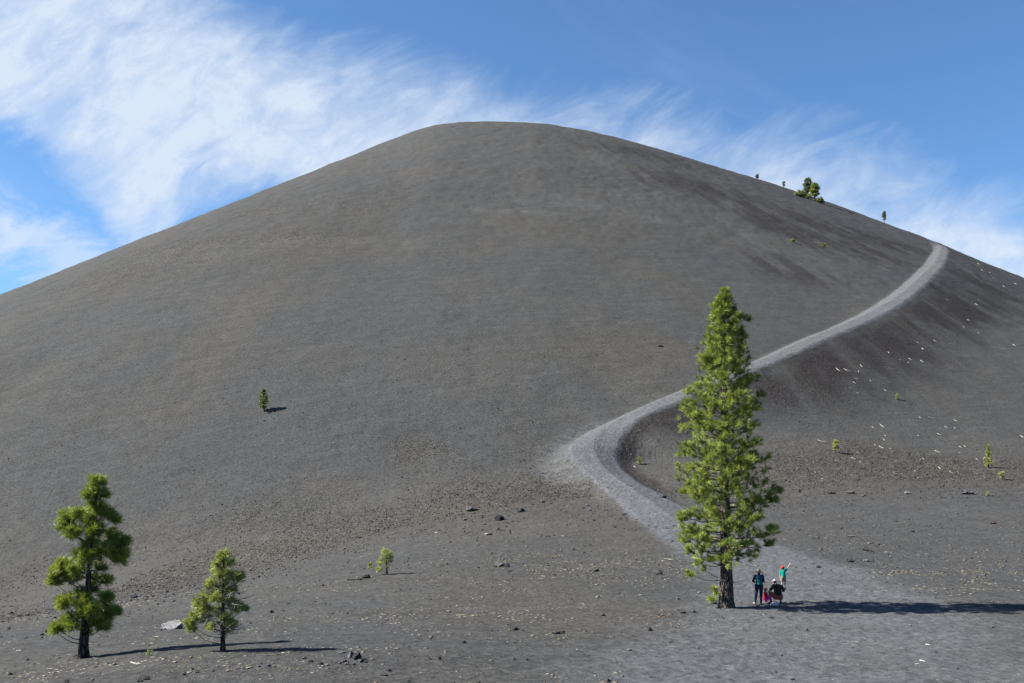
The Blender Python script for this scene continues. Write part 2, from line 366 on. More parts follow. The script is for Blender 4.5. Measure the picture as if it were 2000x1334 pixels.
dark = near_px([(1250,300,25,10,.6),(1350,360,22,14,.8),(1450,400,16,18,1),(1530,440,14,20,1),(1600,440,12,16,.9),(1660,480,12,18,1),(1560,530,10,12,.8),(1720,470,14,14,.9),(1770,480,10,10,.7),
    (1500,752,9,5,1),(1560,735,8,5,.9),(1620,712,8,6,1),(1690,695,8,6,1),(1760,670,8,6,1),(1820,630,8,7,1),(1880,590,10,10,.9),(1930,560,12,12,.8),(1960,600,8,10,.6),(1180,880,3,2.5,.6),(1230,935,4,2,.7)])  # last two spots: painted shade on the inner bank of the bend
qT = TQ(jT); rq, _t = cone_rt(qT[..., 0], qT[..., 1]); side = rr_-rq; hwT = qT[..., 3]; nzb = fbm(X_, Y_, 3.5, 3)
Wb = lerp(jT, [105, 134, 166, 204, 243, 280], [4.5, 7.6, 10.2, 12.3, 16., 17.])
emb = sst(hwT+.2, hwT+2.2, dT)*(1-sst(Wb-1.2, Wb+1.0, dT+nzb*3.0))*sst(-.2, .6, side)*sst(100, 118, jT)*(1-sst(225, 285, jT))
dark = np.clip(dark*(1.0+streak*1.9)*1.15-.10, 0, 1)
bank_shade = sst(hwT*.85, hwT+.3, dT)*(1-sst(hwT+1.3, hwT+2.4, dT+nzb))*(X_ > qT[..., 0])*sst(84, 94, jT)*(1-sst(122, 132, jT))  # bend's inner bank darkened: coarse cut stones plus its shade, painted into the mask
dark = np.maximum(dark*.85, np.clip(np.maximum(emb*(.72+streak*1.5), bank_shade*.85), 0, 1))
fw = lerp(jT, [78, 88, 97, 105, 114], [3.5, 4.8, 6.4, 7.6, 5.2])
fan = sst(hwT*.5, hwT*.9, dT)*(1-sst(fw-1.3, fw+.3, dT+nzb*1.2))*(X_ < qT[..., 0])*sst(76, 86, jT)*(1-sst(112, 118, jT))
tr = np.maximum(tr, np.clip(fan*(.27+fbm((X_*.5+Y_*.87)/.35, (X_*.87-Y_*.5)/4., 1., 3)*.42), 0, .5))
grain = np.clip(near_px([(420,470,40,7,.9),(620,400,40,10,.8),(850,370,40,10,.9),(250,520,40,6,.8),(1000,340,30,10,.7),(150,560,30,5,.7)])*(1+streak2), 0, 1)
brown = near_px([(1000,990,16,6,.7),(800,1020,14,6,.6),(1200,1020,16,8,.5),(1260,685,10,8,.9),(1000,440,30,12,.5),(1650,930,16,7,.8),(1900,920,18,9,.8),(1300,930,10,5,.7),(1300,450,16,12,.5),(700,480,30,10,.45),(500,1080,16,8,.6),(200,1140,12,8,.6),(1650,900,10,7,.5)])
brown = np.clip(brown+streak2*.5, 0, 1)
pale = near_px([(1180,320,3,14,.6),(1230,380,10,4,.5),(1110,400,16,3,.6),(1000,412,14,2.5,.7),(900,432,10,2,.5),(1100,388,14,3,.5),(1340,415,4,8,.5),(1280,430,12,3,.5),(600,470,30,3,.4),(400,500,20,3,.4),(1500,480,5,30,.5),(1600,530,5,20,.4),(1105,905,5,5,.9),(1125,935,5,4,.8),(1180,965,6,3,.6)])
pale = np.clip(pale*(1+streak*1.6), 0, 1); pale = np.maximum(pale, fan*.12)

m_gr, t = mat('cinder_ground')
geo = t.new('ShaderNodeNewGeometry'); P_ = geo.outputs['Position']
aTr, aRub, aDk, aBr, aPa, aLi = [t.attr(n)[2] for n in ('trail', 'rubble', 'dark', 'brown', 'pale', 'far')]
n_big = t.noise(P_, .035, 5., .6); n_mid = t.noise(P_, .5, 5., .65); n_s = t.noise(P_, 3.2, 5., .7); n_f = t.noise(P_, 14., 4., .75); 
cu, cv = t.attr('arc')[2], t.attr('slope')[2]
wind = t.noise(t.comb(t.math('MULTIPLY', t.math('SUBTRACT', cu, cv), .09), t.math('MULTIPLY_ADD', cu, .20, t.math('MULTIPLY', cv, .75))), 1., 6., .68, .4)
n_vf = t.noise(P_, .05, 6., .7)
c = t.mix(t.step(n_big, .35, .65), (.112, .1055, .097), (.126, .115, .101))
c = t.mix(t.step(n_vf, .38, .68), c, (.106, .1035, .100))
c = t.mix(t.math('MULTIPLY', aBr, .6), c, (.142, .120, .089))
c = t.mix(t.math('MULTIPLY', aPa, .6), c, (.175, .168, .154))
c = t.mix(t.math('MULTIPLY', aRub, .55), c, (.108, .095, .078))
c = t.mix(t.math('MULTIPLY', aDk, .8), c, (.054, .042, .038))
c = t.mix(t.step(aTr, .05, .70), c, (.182, .179, .180))
c = t.mix(t.step(aTr, .85, 1.0), c, (.196, .192, .188))
gr = t.math('ADD', t.math('ADD', t.math('MULTIPLY', n_s, .9), t.math('MULTIPLY', n_f, .8)), t.math('MULTIPLY', n_mid, .22))
c = t.mix(1., c, t.mix(t.step(gr, .70, 1.22), (.55, .55, .55), (1.45, 1.45, 1.45)), 'MULTIPLY')
c = t.mix(1., c, t.mix(t.step(wind, .30, .70), (.92, .915, .91), (1.08, 1.085, 1.09)), 'MULTIPLY')
vr = t.voro(P_, 6.); vrc = t.new('ShaderNodeSeparateColor'); t.l.new(vr[1], vrc.inputs[0]); vr2 = t.voro(P_, 14.); vrc2 = t.new('ShaderNodeSeparateColor'); t.l.new(vr2[1], vrc2.inputs[0])
peb = t.math('ADD', t.math('MULTIPLY', vrc.outputs[0], .55), t.math('MULTIPLY', vrc2.outputs[0], .45))
pm = t.math('MAXIMUM', aRub, t.math('MAXIMUM', t.math('MULTIPLY', aDk, .8), t.attr('grain')[2]))
c = t.mix(pm, c, t.mix(1., c, t.mix(t.step(peb, .2, .85), (.45, .44, .44), (1.62, 1.60, 1.55)), 'MULTIPLY'))
# single clasts, darker and lighter than the bed
vc = t.voro(P_, 5.5); vcol = t.new('ShaderNodeSeparateColor'); t.l.new(vc[1], vcol.inputs[0])
chip = t.math('MULTIPLY', t.step(vc[0], .42, .25), t.step(vcol.outputs[0], .90, .93)); c = t.mix(t.math('MULTIPLY', chip, .7), c, (.028, .026, .026))
chip2 = t.math('MULTIPLY', t.step(vc[0], .36, .2), t.step(vcol.outputs[1], .945, .96)); c = t.mix(t.math('MULTIPLY', chip2, .55), c, (.26, .235, .19))
vd = t.voro(P_, 1.1); vcd = t.new('ShaderNodeSeparateColor'); t.l.new(vd[1], vcd.inputs[0])
chip3 = t.math('MULTIPLY', t.step(vd[0], .34, .2), t.step(vcd.outputs[0], .93, .95)); c = t.mix(t.math('MULTIPLY', chip3, t.math('MULTIPLY', aLi, .6)), c, (.045, .042, .042))
c = t.mix(1., c, (.372, .391, .414), 'MULTIPLY')
t.put(t.b.inputs['Base Color'], c); t.b.inputs['Roughness'].default_value = 1.; t.b.inputs['Specular IOR Level'].default_value = .1
hb = t.math('ADD', t.math('ADD', t.math('MULTIPLY', n_s, .10), t.math('MULTIPLY', n_f, .05)), t.math('MULTIPLY', n_mid, t.math('MULTIPLY', aLi, .10)))
hb = t.math('ADD', hb, t.math('MULTIPLY', vc[0], t.math('MULTIPLY_ADD', pm, -.09, -.02)))
vf = t.voro(P_, 2.6, 'SMOOTH_F1'); hb = t.math('ADD', hb, t.math('MULTIPLY', vf[0], t.math('MULTIPLY', aTr, .10)))
hb = t.math('ADD', hb, t.math('MULTIPLY', wind, t.math('MULTIPLY', aLi, .14)))
bp = t.new('ShaderNodeBump'); bp.inputs['Strength'].default_value = .8; bp.inputs['Distance'].default_value = 1.; t.l.new(hb, bp.inputs['Height']); t.l.new(bp.outputs[0], t.b.inputs['Normal'])

nr, na = X_.shape
vid = np.arange(nr*na).reshape(nr, na); nx = np.roll(vid, -1, 1)
quads = np.stack([vid[:-1], vid[1:], nx[1:], nx[:-1]], -1).reshape(-1, 4)
fl = lambda a: a.ravel()
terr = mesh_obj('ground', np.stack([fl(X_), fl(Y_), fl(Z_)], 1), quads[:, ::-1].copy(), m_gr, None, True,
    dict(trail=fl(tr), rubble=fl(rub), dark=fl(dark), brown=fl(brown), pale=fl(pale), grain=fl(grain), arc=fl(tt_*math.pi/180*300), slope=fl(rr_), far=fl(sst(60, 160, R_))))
if terr.data.polygons[5000].normal.z < 0: terr.data.flip_normals()
terr['kind'] = 'structure'
#OBJ
# ---------------------------------------------------------------- trees
def tufts(cs, ds, L, n, width, tone, spread=(.35, 1.25)):
    """needle bundles: cs centres, ds shoot directions; returns triangle soup"""
    cs = np.asarray(cs); ds = np.asarray(ds); m = len(cs)
    d = np.repeat(ds, n, 0); c = np.repeat(cs, n, 0); Ls = np.repeat(np.asarray(L)*np.ones(m), n)
    r = rng.normal(size=(m*n, 3)); r -= (r*d).sum(1)[:, None]*d; r /= np.linalg.norm(r, axis=1)[:, None]+1e-9
    a = rng.uniform(spread[0], spread[1], m*n)[:, None]; v = d*np.cos(a)+r*np.sin(a)
    along = rng.uniform(-.45, .35, m*n)[:, None]*Ls[:, None]; b = c+d*along*.9
    ln = Ls[:, None]*rng.uniform(.65, 1.1, (m*n, 1)); tip = b+v*ln; tip[:, 2] -= .06*ln[:, 0]
    s = np.cross(v, rng.normal(size=(m*n, 3))); s /= np.linalg.norm(s, axis=1)[:, None]+1e-9; s *= width*.5
    V_ = np.stack([b-s, b+s, tip+s*.45, tip-s*.45], 1).reshape(-1, 3); f = np.arange(m*n*4).reshape(-1, 4)
    t_ = np.repeat(np.repeat(tone, n)+rng.uniform(-.16, .16, m*n), 4)
    return V_, f, np.clip(t_, 0, 1)
def unit(v): v = np.asarray(v, float); return v/(np.linalg.norm(v)+1e-9)
class Tree:
    def __init__(s, base_px, height_px, dx=0):
        p = hit(*base_px); s.p = p; s.sc = (p[1]*math.cos(PITCH)+p[2]*math.sin(PITCH))/F; s.bx, s.by = base_px; s.H = s.m(base_px[0], base_px[1]-height_px)[1]
        s.bx, s.by = base_px; s.C = []; s.D = []; s.L = []; s.T = []; s.limbs = Geo(); s.trunk = Geo(); s.dead = Geo(); s.path = None
    def m(s, px, py):
        d = ray(px, py); t = s.p[1]/d[1]; return (d[0]*t-s.p[0], d[2]*t-s.p[2])          # photo pixel -> metres right of and above the foot
    def make_trunk(s, pts, sides=12, flare=1.):
        """pts: (photo x, photo y, width px)"""
        P = []; Rr = []
        for x, y, wd in pts: a, b = s.m(x, y); P.append((a, rng.uniform(-.01, .01)*s.H*.3*(b > .5), b)); Rr.append(max(.008, wd*s.sc/2))
        P = np.array(P); q = np.linspace(0, 1, 26)*(len(P)-1); P2 = np.stack([lerp(q, np.arange(len(P)), P[:, k]) for k in range(3)], 1); R2 = lerp(q, np.arange(len(P)), Rr)
        P2[0, 2] -= .35; V_, f = tube(P2, R2, sides)
        ang = np.tile(np.arange(sides), len(P2)); hh = np.repeat(P2[:, 2], sides); cc = np.repeat(P2, sides, 0)
        k = 1+.05*np.sin(ang*2.4+hh*3)+.22*flare*np.exp(-np.maximum(hh, 0)/.35)*np.abs(np.sin(ang*math.pi*3/sides*1.0+1))
        V_[:, :2] = cc[:, :2]+(V_[:, :2]-cc[:, :2])*k[:, None]; s.trunk.add(V_, f); s.path = (P2, R2)
    def axis(s, z):
        P2, R2 = s.path; return np.array([np.interp(z, P2[:, 2], P2[:, 0]), np.interp(z, P2[:, 2], P2[:, 1]), z])
    def rad(s, z): return float(np.interp(z, s.path[0][:, 2], s.path[1]))
    def limb(s, z0, tip, r0, L, droop=0., fill=.35, gap=.2, spread=.4, tone=.5, side=True, twin=1):
        a = s.axis(z0); tip = np.asarray(tip, float); v = tip-a; ln = np.linalg.norm(v)
        c1 = a+v*.4+np.array([0, 0, -.10*ln-droop]); c2 = a+v*.8+np.array([0, 0, -.07*ln-droop*.6]); ts = np.linspace(0, 1, 8)
        P = np.array([a*(1-t)**3+3*c1*t*(1-t)**2+3*c2*t*t*(1-t)+tip*t**3 for t in ts]); P[1:-1] += rng.normal(size=(6, 3))*.012*ln
        Vv, f = tube(P, r0*(1-.82*ts), 5, False); s.limbs.add(Vv, f)
        n = max(2, int(ln*(1-fill)/gap)+1)
        for t in np.linspace(fill, 1, n):
            i = t*7; k = min(int(i), 6); p = P[k]+(P[k+1]-P[k])*(i-k); dr = unit(P[k+1]-P[k])
            if t > .97: s.tuft(p, unit(dr+np.array([0, 0, .25])), L, tone); continue
            m = (2 if rng.random() < .6 else 1) if side else 1
            for _ in range(m):
                lat = unit(np.cross(dr, [0, 0, 1]))*rng.choice([-1, 1]); off = lat*rng.uniform(.25, 1.)+np.array([0, 0, rng.uniform(-.15, .7)])+dr*.5
                q = p+unit(off)*spread*rng.uniform(.25, 1.)*(1-.45*t); Vv, f = tube([p, (p+q)/2+[0, 0, -.02*ln], q], [r0*.22, r0*.17, r0*.1], 3, False); s.limbs.add(Vv, f)
                
                for _k in range(twin): s.tuft(q+(rng.normal(size=3)*L*.55 if _k else 0), unit(unit(q-p)+np.array([0, 0, .45])+(rng.normal(size=3)*.4 if _k else 0)), L*rng.uniform(.8, 1.05), tone)
    def tuft(s, c, d, L, tone=.5): s.C.append(c); s.D.append(d); s.L.append(L); s.T.append(np.clip(tone+rng.normal()*.30, .0, 1.))
    def build(s, name, label, cat, mats, n=40, width=.014, group=None, merge=False):
        root = tag(empty(name, s.p), label, cat, group)
        if merge:
            k = s.limbs.n
            for v in s.trunk.v: s.limbs.v.append(v); s.limbs.a.append(np.zeros(len(v)))
            s.limbs.f += [tuple(i+k for i in q) for q in s.trunk.f]; s.limbs.n += s.trunk.n
        else: s.trunk.build('trunk', mats[0], root)
        if s.limbs.v:
            nl = len(s.limbs.f); nb = s.limbs.n
            for v in s.dead.v: s.limbs.v.append(v); s.limbs.a.append(np.zeros(len(v)))
            s.limbs.f += [tuple(i+nb for i in q) for q in s.dead.f]
            o = s.limbs.build('branches', mats[1], root) if not merge else None
            if merge: br = s.limbs.build('trunk', mats[0], root)
            elif s.dead.v:
                o.data.materials.append(M_DEAD); mi = np.zeros(len(o.data.polygons), np.int32); mi[nl:] = 1; o.data.polygons.foreach_set('material_index', mi)
        V_, f, t_ = tufts(s.C, s.D, s.L, n, width, np.array(s.T)); mesh_obj('crown', V_, f, mats[2], root, False, dict(tone=t_))
        return root
    def profile_crown(s, prof, z_lo, z_hi, step, L, rise=.35, r0=.035, per=(3, 5), fill=.3, gap=.24, spread=.45, tone=.5, jit=(.78, 1.06), twin=1):
        ys = [q[0] for q in prof][::-1]; hs = [s.m(s.bx, y)[1] for y in ys]; Ls = [-s.m(q[1], q[0])[0] for q in prof][::-1]; Rs = [s.m(q[2], q[0])[0] for q in prof][::-1]
        z = z_lo; a = rng.random()*6
        while z < z_hi:
            for k in range(rng.integers(per[0], per[1]+1)):
                a += 2.4+rng.normal()*.35; ca, sa = math.cos(a), math.sin(a); zz = z+rng.uniform(-.5, .5)*step; ax = s.axis(zz)
                fr = (zz-z_lo)/(z_hi-z_lo)
                ri = rise*(.15+fr*1.0); wd0 = np.interp(zz, hs, Rs if ca > 0 else Ls); zt = zz+abs(wd0)*ri; zt = min(zt, hs[-1]*.995)
                lw = np.interp(zt, hs, Ls)+ax[0]; rw = np.interp(zt, hs, Rs)-ax[0]; mid = (lw+rw)/2
                wv = max(.06, (rw if ca > 0 else lw)*ca*ca+mid*sa*sa)*rng.uniform(*jit)-L*.35; wv = max(wv, .05)
                s.limb(zz, ax+np.array([ca*wv, sa*wv, zt-zz]), max(.006, r0*(1-.7*fr)*min(1, wv/1.2+.3)), L, 0, fill, gap, spread*min(1, wv/1.2+.25), tone, True, twin)
            z += step*(1-.35*(z-z_lo)/(z_hi-z_lo))
    def clump(s, cx, cy, r, dep=0., n=14, L=.2, tone=.5, z_att=None, r0=.025, sq=.75):
        """a puff of tufts round a photo point, carried by its own limb"""
        a, b = s.m(cx, cy); rr = r*s.sc; c = np.array([a, dep, b]); z0 = b-.35*np.hypot(a-s.axis(b)[0], dep)-.1 if z_att is None else s.m(s.bx, z_att)[1]
        z0 = max(z0, .15*s.H*.5); ax = s.axis(z0); v = c-ax; ts = np.linspace(0, 1, 6); P = np.array([ax+v*t+np.array([0, 0, -.12*np.linalg.norm(v)*math.sin(math.pi*t)]) for t in ts])
        Vv, f = tube(P, r0*(1-.75*ts), 5, False); s.limbs.add(Vv, f)
        for k in range(n):
            u = unit(rng.normal(size=3)); q = c+u*rr*np.array([1, 1, sq])*rng.uniform(.35, .92); o = P[4]*.5+c*.5
            Vv, f = tube([o, (o+q)/2+[0, 0, -.02], q], [r0*.3, r0*.22, r0*.12], 3, False); s.limbs.add(Vv, f)
            s.tuft(q, unit(unit(q-o)+np.array([0, 0, .5])), L*rng.uniform(.8, 1.1), tone)
    def twigs(s, z0, z1, n, ln):
        for k in range(n):
            z = rng.uniform(z0, z1); a = rng.random()*6.28; p = s.axis(z); l = ln*rng.uniform(.5, 1.2); d = np.array([math.cos(a), math.sin(a), rng.uniform(-.2, .35)])
            P = [p, p+d*l*.5+[0, 0, -.03], p+d*l]; Vv, f = tube(P, [.014, .010, .006], 4, False); s.dead.add(Vv, f)
            for j in range(3):
                o = p+d*l*rng.uniform(.4, .95); e2 = o+unit(d+rng.normal(size=3)*.7)*l*.35; Vv, f = tube([o, e2], [.006, .003], 3, False); s.dead.add(Vv, f)

# the big pine by the trail
T = Tree((1418, 1188), 630)
T.make_trunk([(1418,1190,33),(1419,1165,27),(1419,1120,24),(1417,1060,21),(1416,980,18),(1415,880,15),(1415,780,11.5),(1414,700,8),(1413,620,4.5),(1412,566,1.2)], 16)
prof = [(564,1409,1418),(575,1403,1426),(600,1394,1440),(620,1386,1452),(660,1376,1463),(700,1364,1467),(740,1344,1481),(780,1331,1488),(820,1330,1487),(845,1324,1478),(870,1322,1494),(900,1321,1494),(925,1324,1498),(950,1330,1526),(975,1334,1512),(1000,1319,1514),(1030,1322,1518),(1055,1330,1508),(1075,1340,1488),(1092,1352,1470)]
T.profile_crown(prof, T.m(1418, 1085)[1], T.m(1418, 582)[1], .46, .26, rise=.55, r0=.045, per=(5, 7), fill=.30, gap=.36, spread=.72, tone=.55, jit=(.70, 1.10), twin=3)
for cx, cy, r in [(1413,568,4),(1416,576,6),(1411,583,7),(1422,592,7),(1402,600,6),(1432,606,6),(1415,604,9)]: T.clump(cx, cy, r, 0, 8, .2, .6, z_att=cy+12, r0=.012)
for cx, cy, r, dep, n in [(1516,957,14,.1,12),(1504,975,13,-.4,10),(1505,1035,14,-.6,12),(1500,1060,14,.2,12),(1333,1010,14,-.3,10),(1336,1050,16,-.3,14),(1352,1075,13,.2,10),(1330,885,12,-.2,8),(1483,770,11,0,8),(1475,798,10,-.2,6),(1343,765,11,-.2,7),(1385,640,9,-.2,6),(1457,622,8,0,6),(1450,660,9,-.2,6),(1375,700,9,.2,6),(1430,1000,12,-1.6,8),(1395,940,14,-1.7,10),(1400,860,12,-1.4,8),(1440,900,13,-1.6,9),(1425,780,11,-1.1,8)]:
    T.clump(cx, cy, r, dep, n, .25, .5)
for cx, cy, r, dep, n in [(1362,1098,12,-.3,9),(1350,1122,12,.1,9),(1377,1112,9,.3,5),(1385,1094,9,-.4,5)]: T.clump(cx, cy, r, dep, n, .22, .55, z_att=1130 if cy > 1105 else 1100, r0=.03)
for cx, cy, r, dep, n in [(1396,1152,9,-.25,7),(1390,1166,8,-.1,6)]: T.clump(cx, cy, r, dep, n, .24, .6, z_att=1168, r0=.018)
T.twigs(.8, 5.2, 34, .9); T.twigs(5.2, 10.5, 30, .6)
T.build('pine_tree', 'tallest pine, dense conical green crown on a thick brown trunk beside the people', 'pine tree', (M_BARK, M_LIMB, M_NEED), 44, .016)
# the left pine with a crooked crown of separate puffs
T = Tree((163, 1285), 362)
T.make_trunk([(163,1287,22),(163,1265,18),(166,1225,16),(170,1170,12),(173,1120,9.5),(178,1060,8),(184,1010,6),(188,960,4),(190,926,1.2)], 14)
for cx, cy, r, dep, n in [(190,940,15,0,16),(180,962,15,-.1,14),(197,966,12,.1,9),(188,990,17,0,16),(205,1005,16,.1,14),(178,1012,15,-.2,12),(133,1012,20,0,22),(126,1032,16,.1,14),(160,1004,13,-.2,10),(222,1014,12,.1,10),(150,1040,17,-.3,16),(190,1035,20,-.2,20),(215,1048,16,.2,14),(172,1062,18,.2,16),(205,1075,20,-.1,20),(232,1068,18,.1,18),(243,1058,11,0,8),(226,1090,17,.3,14),(180,1088,16,-.4,14),(150,1085,15,.1,12),(128,1105,16,-.2,16),(112,1120,17,0,18),(135,1128,16,.2,14),(160,1112,15,-.4,12),(104,1138,13,.1,10),(185,1110,13,.3,9),(196,1135,11,.4,7),
    (140,1172,17,-.3,18),(122,1178,13,.1,10),(158,1180,15,.3,12),(150,1160,12,.2,8),(205,1170,15,.1,14),(190,1188,17,-.3,16),(210,1197,16,.2,16),(176,1172,12,-.3,9),(135,1210,14,0,12),(115,1225,13,-.1,12),(105,1232,8,.1,6),(150,1218,13,-.3,10),(190,1215,15,.1,14),(205,1222,12,-.1,9),(172,1210,11,.3,7),(176,1150,12,.25,8),(172,1195,15,-.35,12),(165,1232,9,.2,5),(225,1195,10,.1,7),(178,1130,10,.3,6)]:
    T.clump(cx, cy, r*1.08, dep, int(n*2.3), .22, .62, r0=.022)
T.twigs(.9, 3.2, 16, .5)
T.build('pine_tree', 'leaning pine at the far left with separate rounded clumps of dark green needles', 'pine tree', (M_BARKD, M_LIMB, M_NEED), 40, .013)
for k in range(5):                                          # surface roots at its foot, seen as parts of the trunk
    pass
# the paler pine next to it
T = Tree((435, 1272), 200)
T.make_trunk([(435,1273,12),(435,1255,9),(435,1210,7.5),(436,1160,5.5),(437,1110,3.5),(437,1076,1.2)], 10)
for cx, cy, r, dep, n in [(436,1085,11,0,11),(430,1100,12,-.1,11),(446,1100,11,.1,9),(424,1120,13,.1,12),(440,1122,13,-.2,12),(461,1130,13,0,12),(470,1126,8,.1,6),(415,1140,14,-.1,13),(432,1146,13,.2,10),(452,1152,13,-.1,11),(408,1160,14,.1,13),(395,1168,12,-.2,11),(428,1168,13,-.3,11),(448,1176,13,.2,11),(465,1186,11,0,9),(475,1190,7,.1,5),(388,1186,12,.1,11),(405,1190,12,-.2,10),(380,1205,12,.1,10),(372,1216,10,-.1,9),(398,1212,11,.2,8),(420,1198,11,.3,8),(445,1205,12,-.2,9),(452,1222,10,.1,8),(440,1232,9,.2,6),(375,1230,9,0,6),(412,1225,9,-.1,5),(428,1222,8,.1,4)]:
    T.clump(cx, cy, r*1.18, dep, int(n*2.3), .17, .6, r0=.014)
T.twigs(.4, 2.4, 60, .75)
T.build('pine_tree', 'short pale green pine with bare grey inner twigs, second tree from the left', 'pine tree', (M_BARKD, M_LIMB, M_NEED2), 34, .011)
# pine standing alone on the cinder slope
T = Tree((516, 804), 44)
T.make_trunk([(516,805,2.6),(515,790,2.2),(515,762,.6)], 7)
T.profile_crown([(760,513,518),(768,509,520),(778,506,523),(788,504.5,523.5),(797,504,521),(800,506,518)], 8*T.sc, 42*T.sc, .28, .22, rise=.4, r0=.02, per=(4, 5), fill=.1, gap=.2, spread=.4, tone=.35)
T.build('pine_tree', 'small solitary dark green pine halfway up the bare cinder slope', 'pine tree', (M_BARKD, M_LIMB, M_NEED), 26, .035, merge=True)
# bright young pine in the middle of the plain
T = Tree((756, 1122), 54)
T.make_trunk([(756,1123,4),(755.5,1112,2.8),(754,1090,2),(753,1072,.6)], 7)
for cx, cy, r, n in [(752,1076,7,12),(757,1080,6,9),(748,1084,7,12),(757,1088,7,12),(763,1082,5,7),(765,1089,5,6),(746,1093,6,9),(741,1101,6,9),(752,1099,6,8),(762,1097,5,5),(739,1110,5,8),(745,1111,5,5),(741,1115,4,5),(763,1107,4,3),(756,1106,4,3)]:
    T.clump(cx, cy, r, rng.uniform(-.15, .15), n, .15, .75, r0=.008)
T.twigs(.4, 1.1, 8, .3)
T.build('young_pine', 'bright yellow green young pine standing alone in the middle of the plain', 'young pine', (M_BARKD, M_LIMB, M_NEED2), 24, .016, merge=True)
def little(base, top, wid, label, name='pine_seedling', cat='seedling', mats=None, L=.2, n=20, width=.03, cone=True, tone=.6, step=.2):
    T = Tree(base, base[1]-top); T.make_trunk([(base[0], base[1]+.5, max(1., wid*.12)), (base[0], (base[1]+top)/2, max(.8, wid*.08)), (base[0], top, .4)], 6)
    b, h = base[1], base[1]-top; x = base[0]; w2 = wid/2
    pr = [(top, x-1, x+1), (top+h*.35, x-w2*.55, x+w2*.55), (top+h*.7, x-w2, x+w2), (b-h*.08, x-w2, x+w2)] if cone else [(top, x-w2*.4, x+w2*.4), (top+h*.3, x-w2, x+w2), (top+h*.65, x-w2*.9, x+w2*.9), (b-h*.2, x-w2*.5, x+w2*.5)]
    T.profile_crown(pr, (.1 if cone else .3)*T.H, T.H*.93, max(step, T.H*.09), min(L, T.H*.3), rise=.4, r0=.012, per=(3, 4), fill=.15, gap=.2, spread=.3, tone=tone)
    return T.build(name, label, cat, mats or (M_BARKD, M_LIMB, M_NEED2), n, width, merge=True)
little((1930, 914), 869, 18, 'narrow pointed young fir on the right slope casting a shadow', 'young_fir', 'young fir', (M_BARKD, M_LIMB, M_NEED2), .2, 20, .04)
little((1632, 885), 860, 13, 'small light green sapling standing among the bleached sticks on the right slope', 'pine_sapling', 'sapling', None, .22, 16, .04, False)
little((1957, 936), 922, 14, 'low light green seedling just downhill of the narrow fir', cone=False)
little((1752, 780), 770, 5, 'tiny grey green seedling high on the slope below the upper trail', cone=False)
little((1930, 968), 961, 14, 'flat green tuft on the rubble edge at the foot of the right slope', 'green_tuft', 'plant', cone=False)
little((1249, 907), 895, 8, 'small green seedling in the hollow inside the trail bend', cone=False)
little((722, 1112), 1102, 11, 'little bright green bush just left of the bright young pine', 'green_bush', 'bush', cone=False, tone=.8, L=.16)
little((292, 1282), 1268, 9, 'thin green grass tuft in the shadow of the left pine', 'grass_tuft', 'grass tuft', cone=False, tone=.7, L=.12, width=.012)
little((997, 1232), 1222, 9, 'small olive plant beside the rubble in the middle foreground', 'low_plant', 'plant', cone=False, tone=.3, L=.14, width=.014)
little((1549, 474), 466, 8, 'tiny yellow green bush on the dark upper slope, left of its neighbour', 'far_bush', 'bush', (M_BARKD, M_LIMB, M_NEED), .5, 24, .12, False, .5, .4)
little((1609, 482), 475, 7, 'tiny olive bush on the dark upper slope, right of its neighbour', 'far_bush', 'bush', (M_BARKD, M_LIMB, M_NEED), .5, 24, .12, False, .5, .4)
far = (M_BARKD, M_LIMB, M_NEED3); farL = (M_BARKD, M_LIMB, M_FARN)
little((1578, 385), 349, 20, 'taller grey green pine in the clump on the skyline', 'far_pine', 'pine tree', far, .8, 26, .11, False, .7, .5)
little((1591, 392), 359, 20, 'shorter sunlit pine in the clump on the skyline', 'far_pine', 'pine tree', farL, .8, 26, .11, False, .6, .5)
little((1727, 434), 413, 8, 'lone thin pine on the skyline just above the top of the trail', 'far_pine', 'pine tree', far, .6, 20, .10, False, .4, .5)
little((1531, 367), 354, 6, 'tiny bare thin pine on the skyline left of the clump', 'far_pine', 'pine tree', far, .5, 12, .10, False, .3, .5)
little((1479, 350), 340, 7, 'tiny dark pine furthest up the right skyline', 'far_pine', 'pine tree', far, .5, 16, .12, False, .3, .5)
def bush(base, wpx, hpx, label, mats, n=60, tone=.5):
    T = Tree(base, hpx); T.make_trunk([(base[0], base[1], 1.4), (base[0], base[1]-hpx*.4, .8)], 6)
    for k in range(n):
        a = rng.random()*6.28; e_ = math.sqrt(rng.random()); x = math.cos(a)*e_*wpx*.5*T.sc; y = math.sin(a)*e_*wpx*.4*T.sc; z = hpx*T.sc*math.sqrt(max(.05, 1-e_*e_))*rng.uniform(.3, .95)
        q = np.array([x, y, z]); Vv, f = tube([(0, 0, .1), q*.6, q], [.05, .035, .02], 3, False); T.limbs.add(Vv, f); T.tuft(q, unit(q+[0, 0, .3]), .55, tone)
    T.build('evergreen_bush', label, 'bush', mats, 24, .11, merge=True)
bush((1562, 384), 24, 14, 'rounded green bush at the left end of the skyline clump', farL, 80, .45)
bush((1578, 388), 14, 12, 'small sunlit bush between the two skyline pines', farL, 40, .6)
bush((1602, 397), 14, 13, 'dark green bush at the right end of the skyline clump', farL, 50, .15)

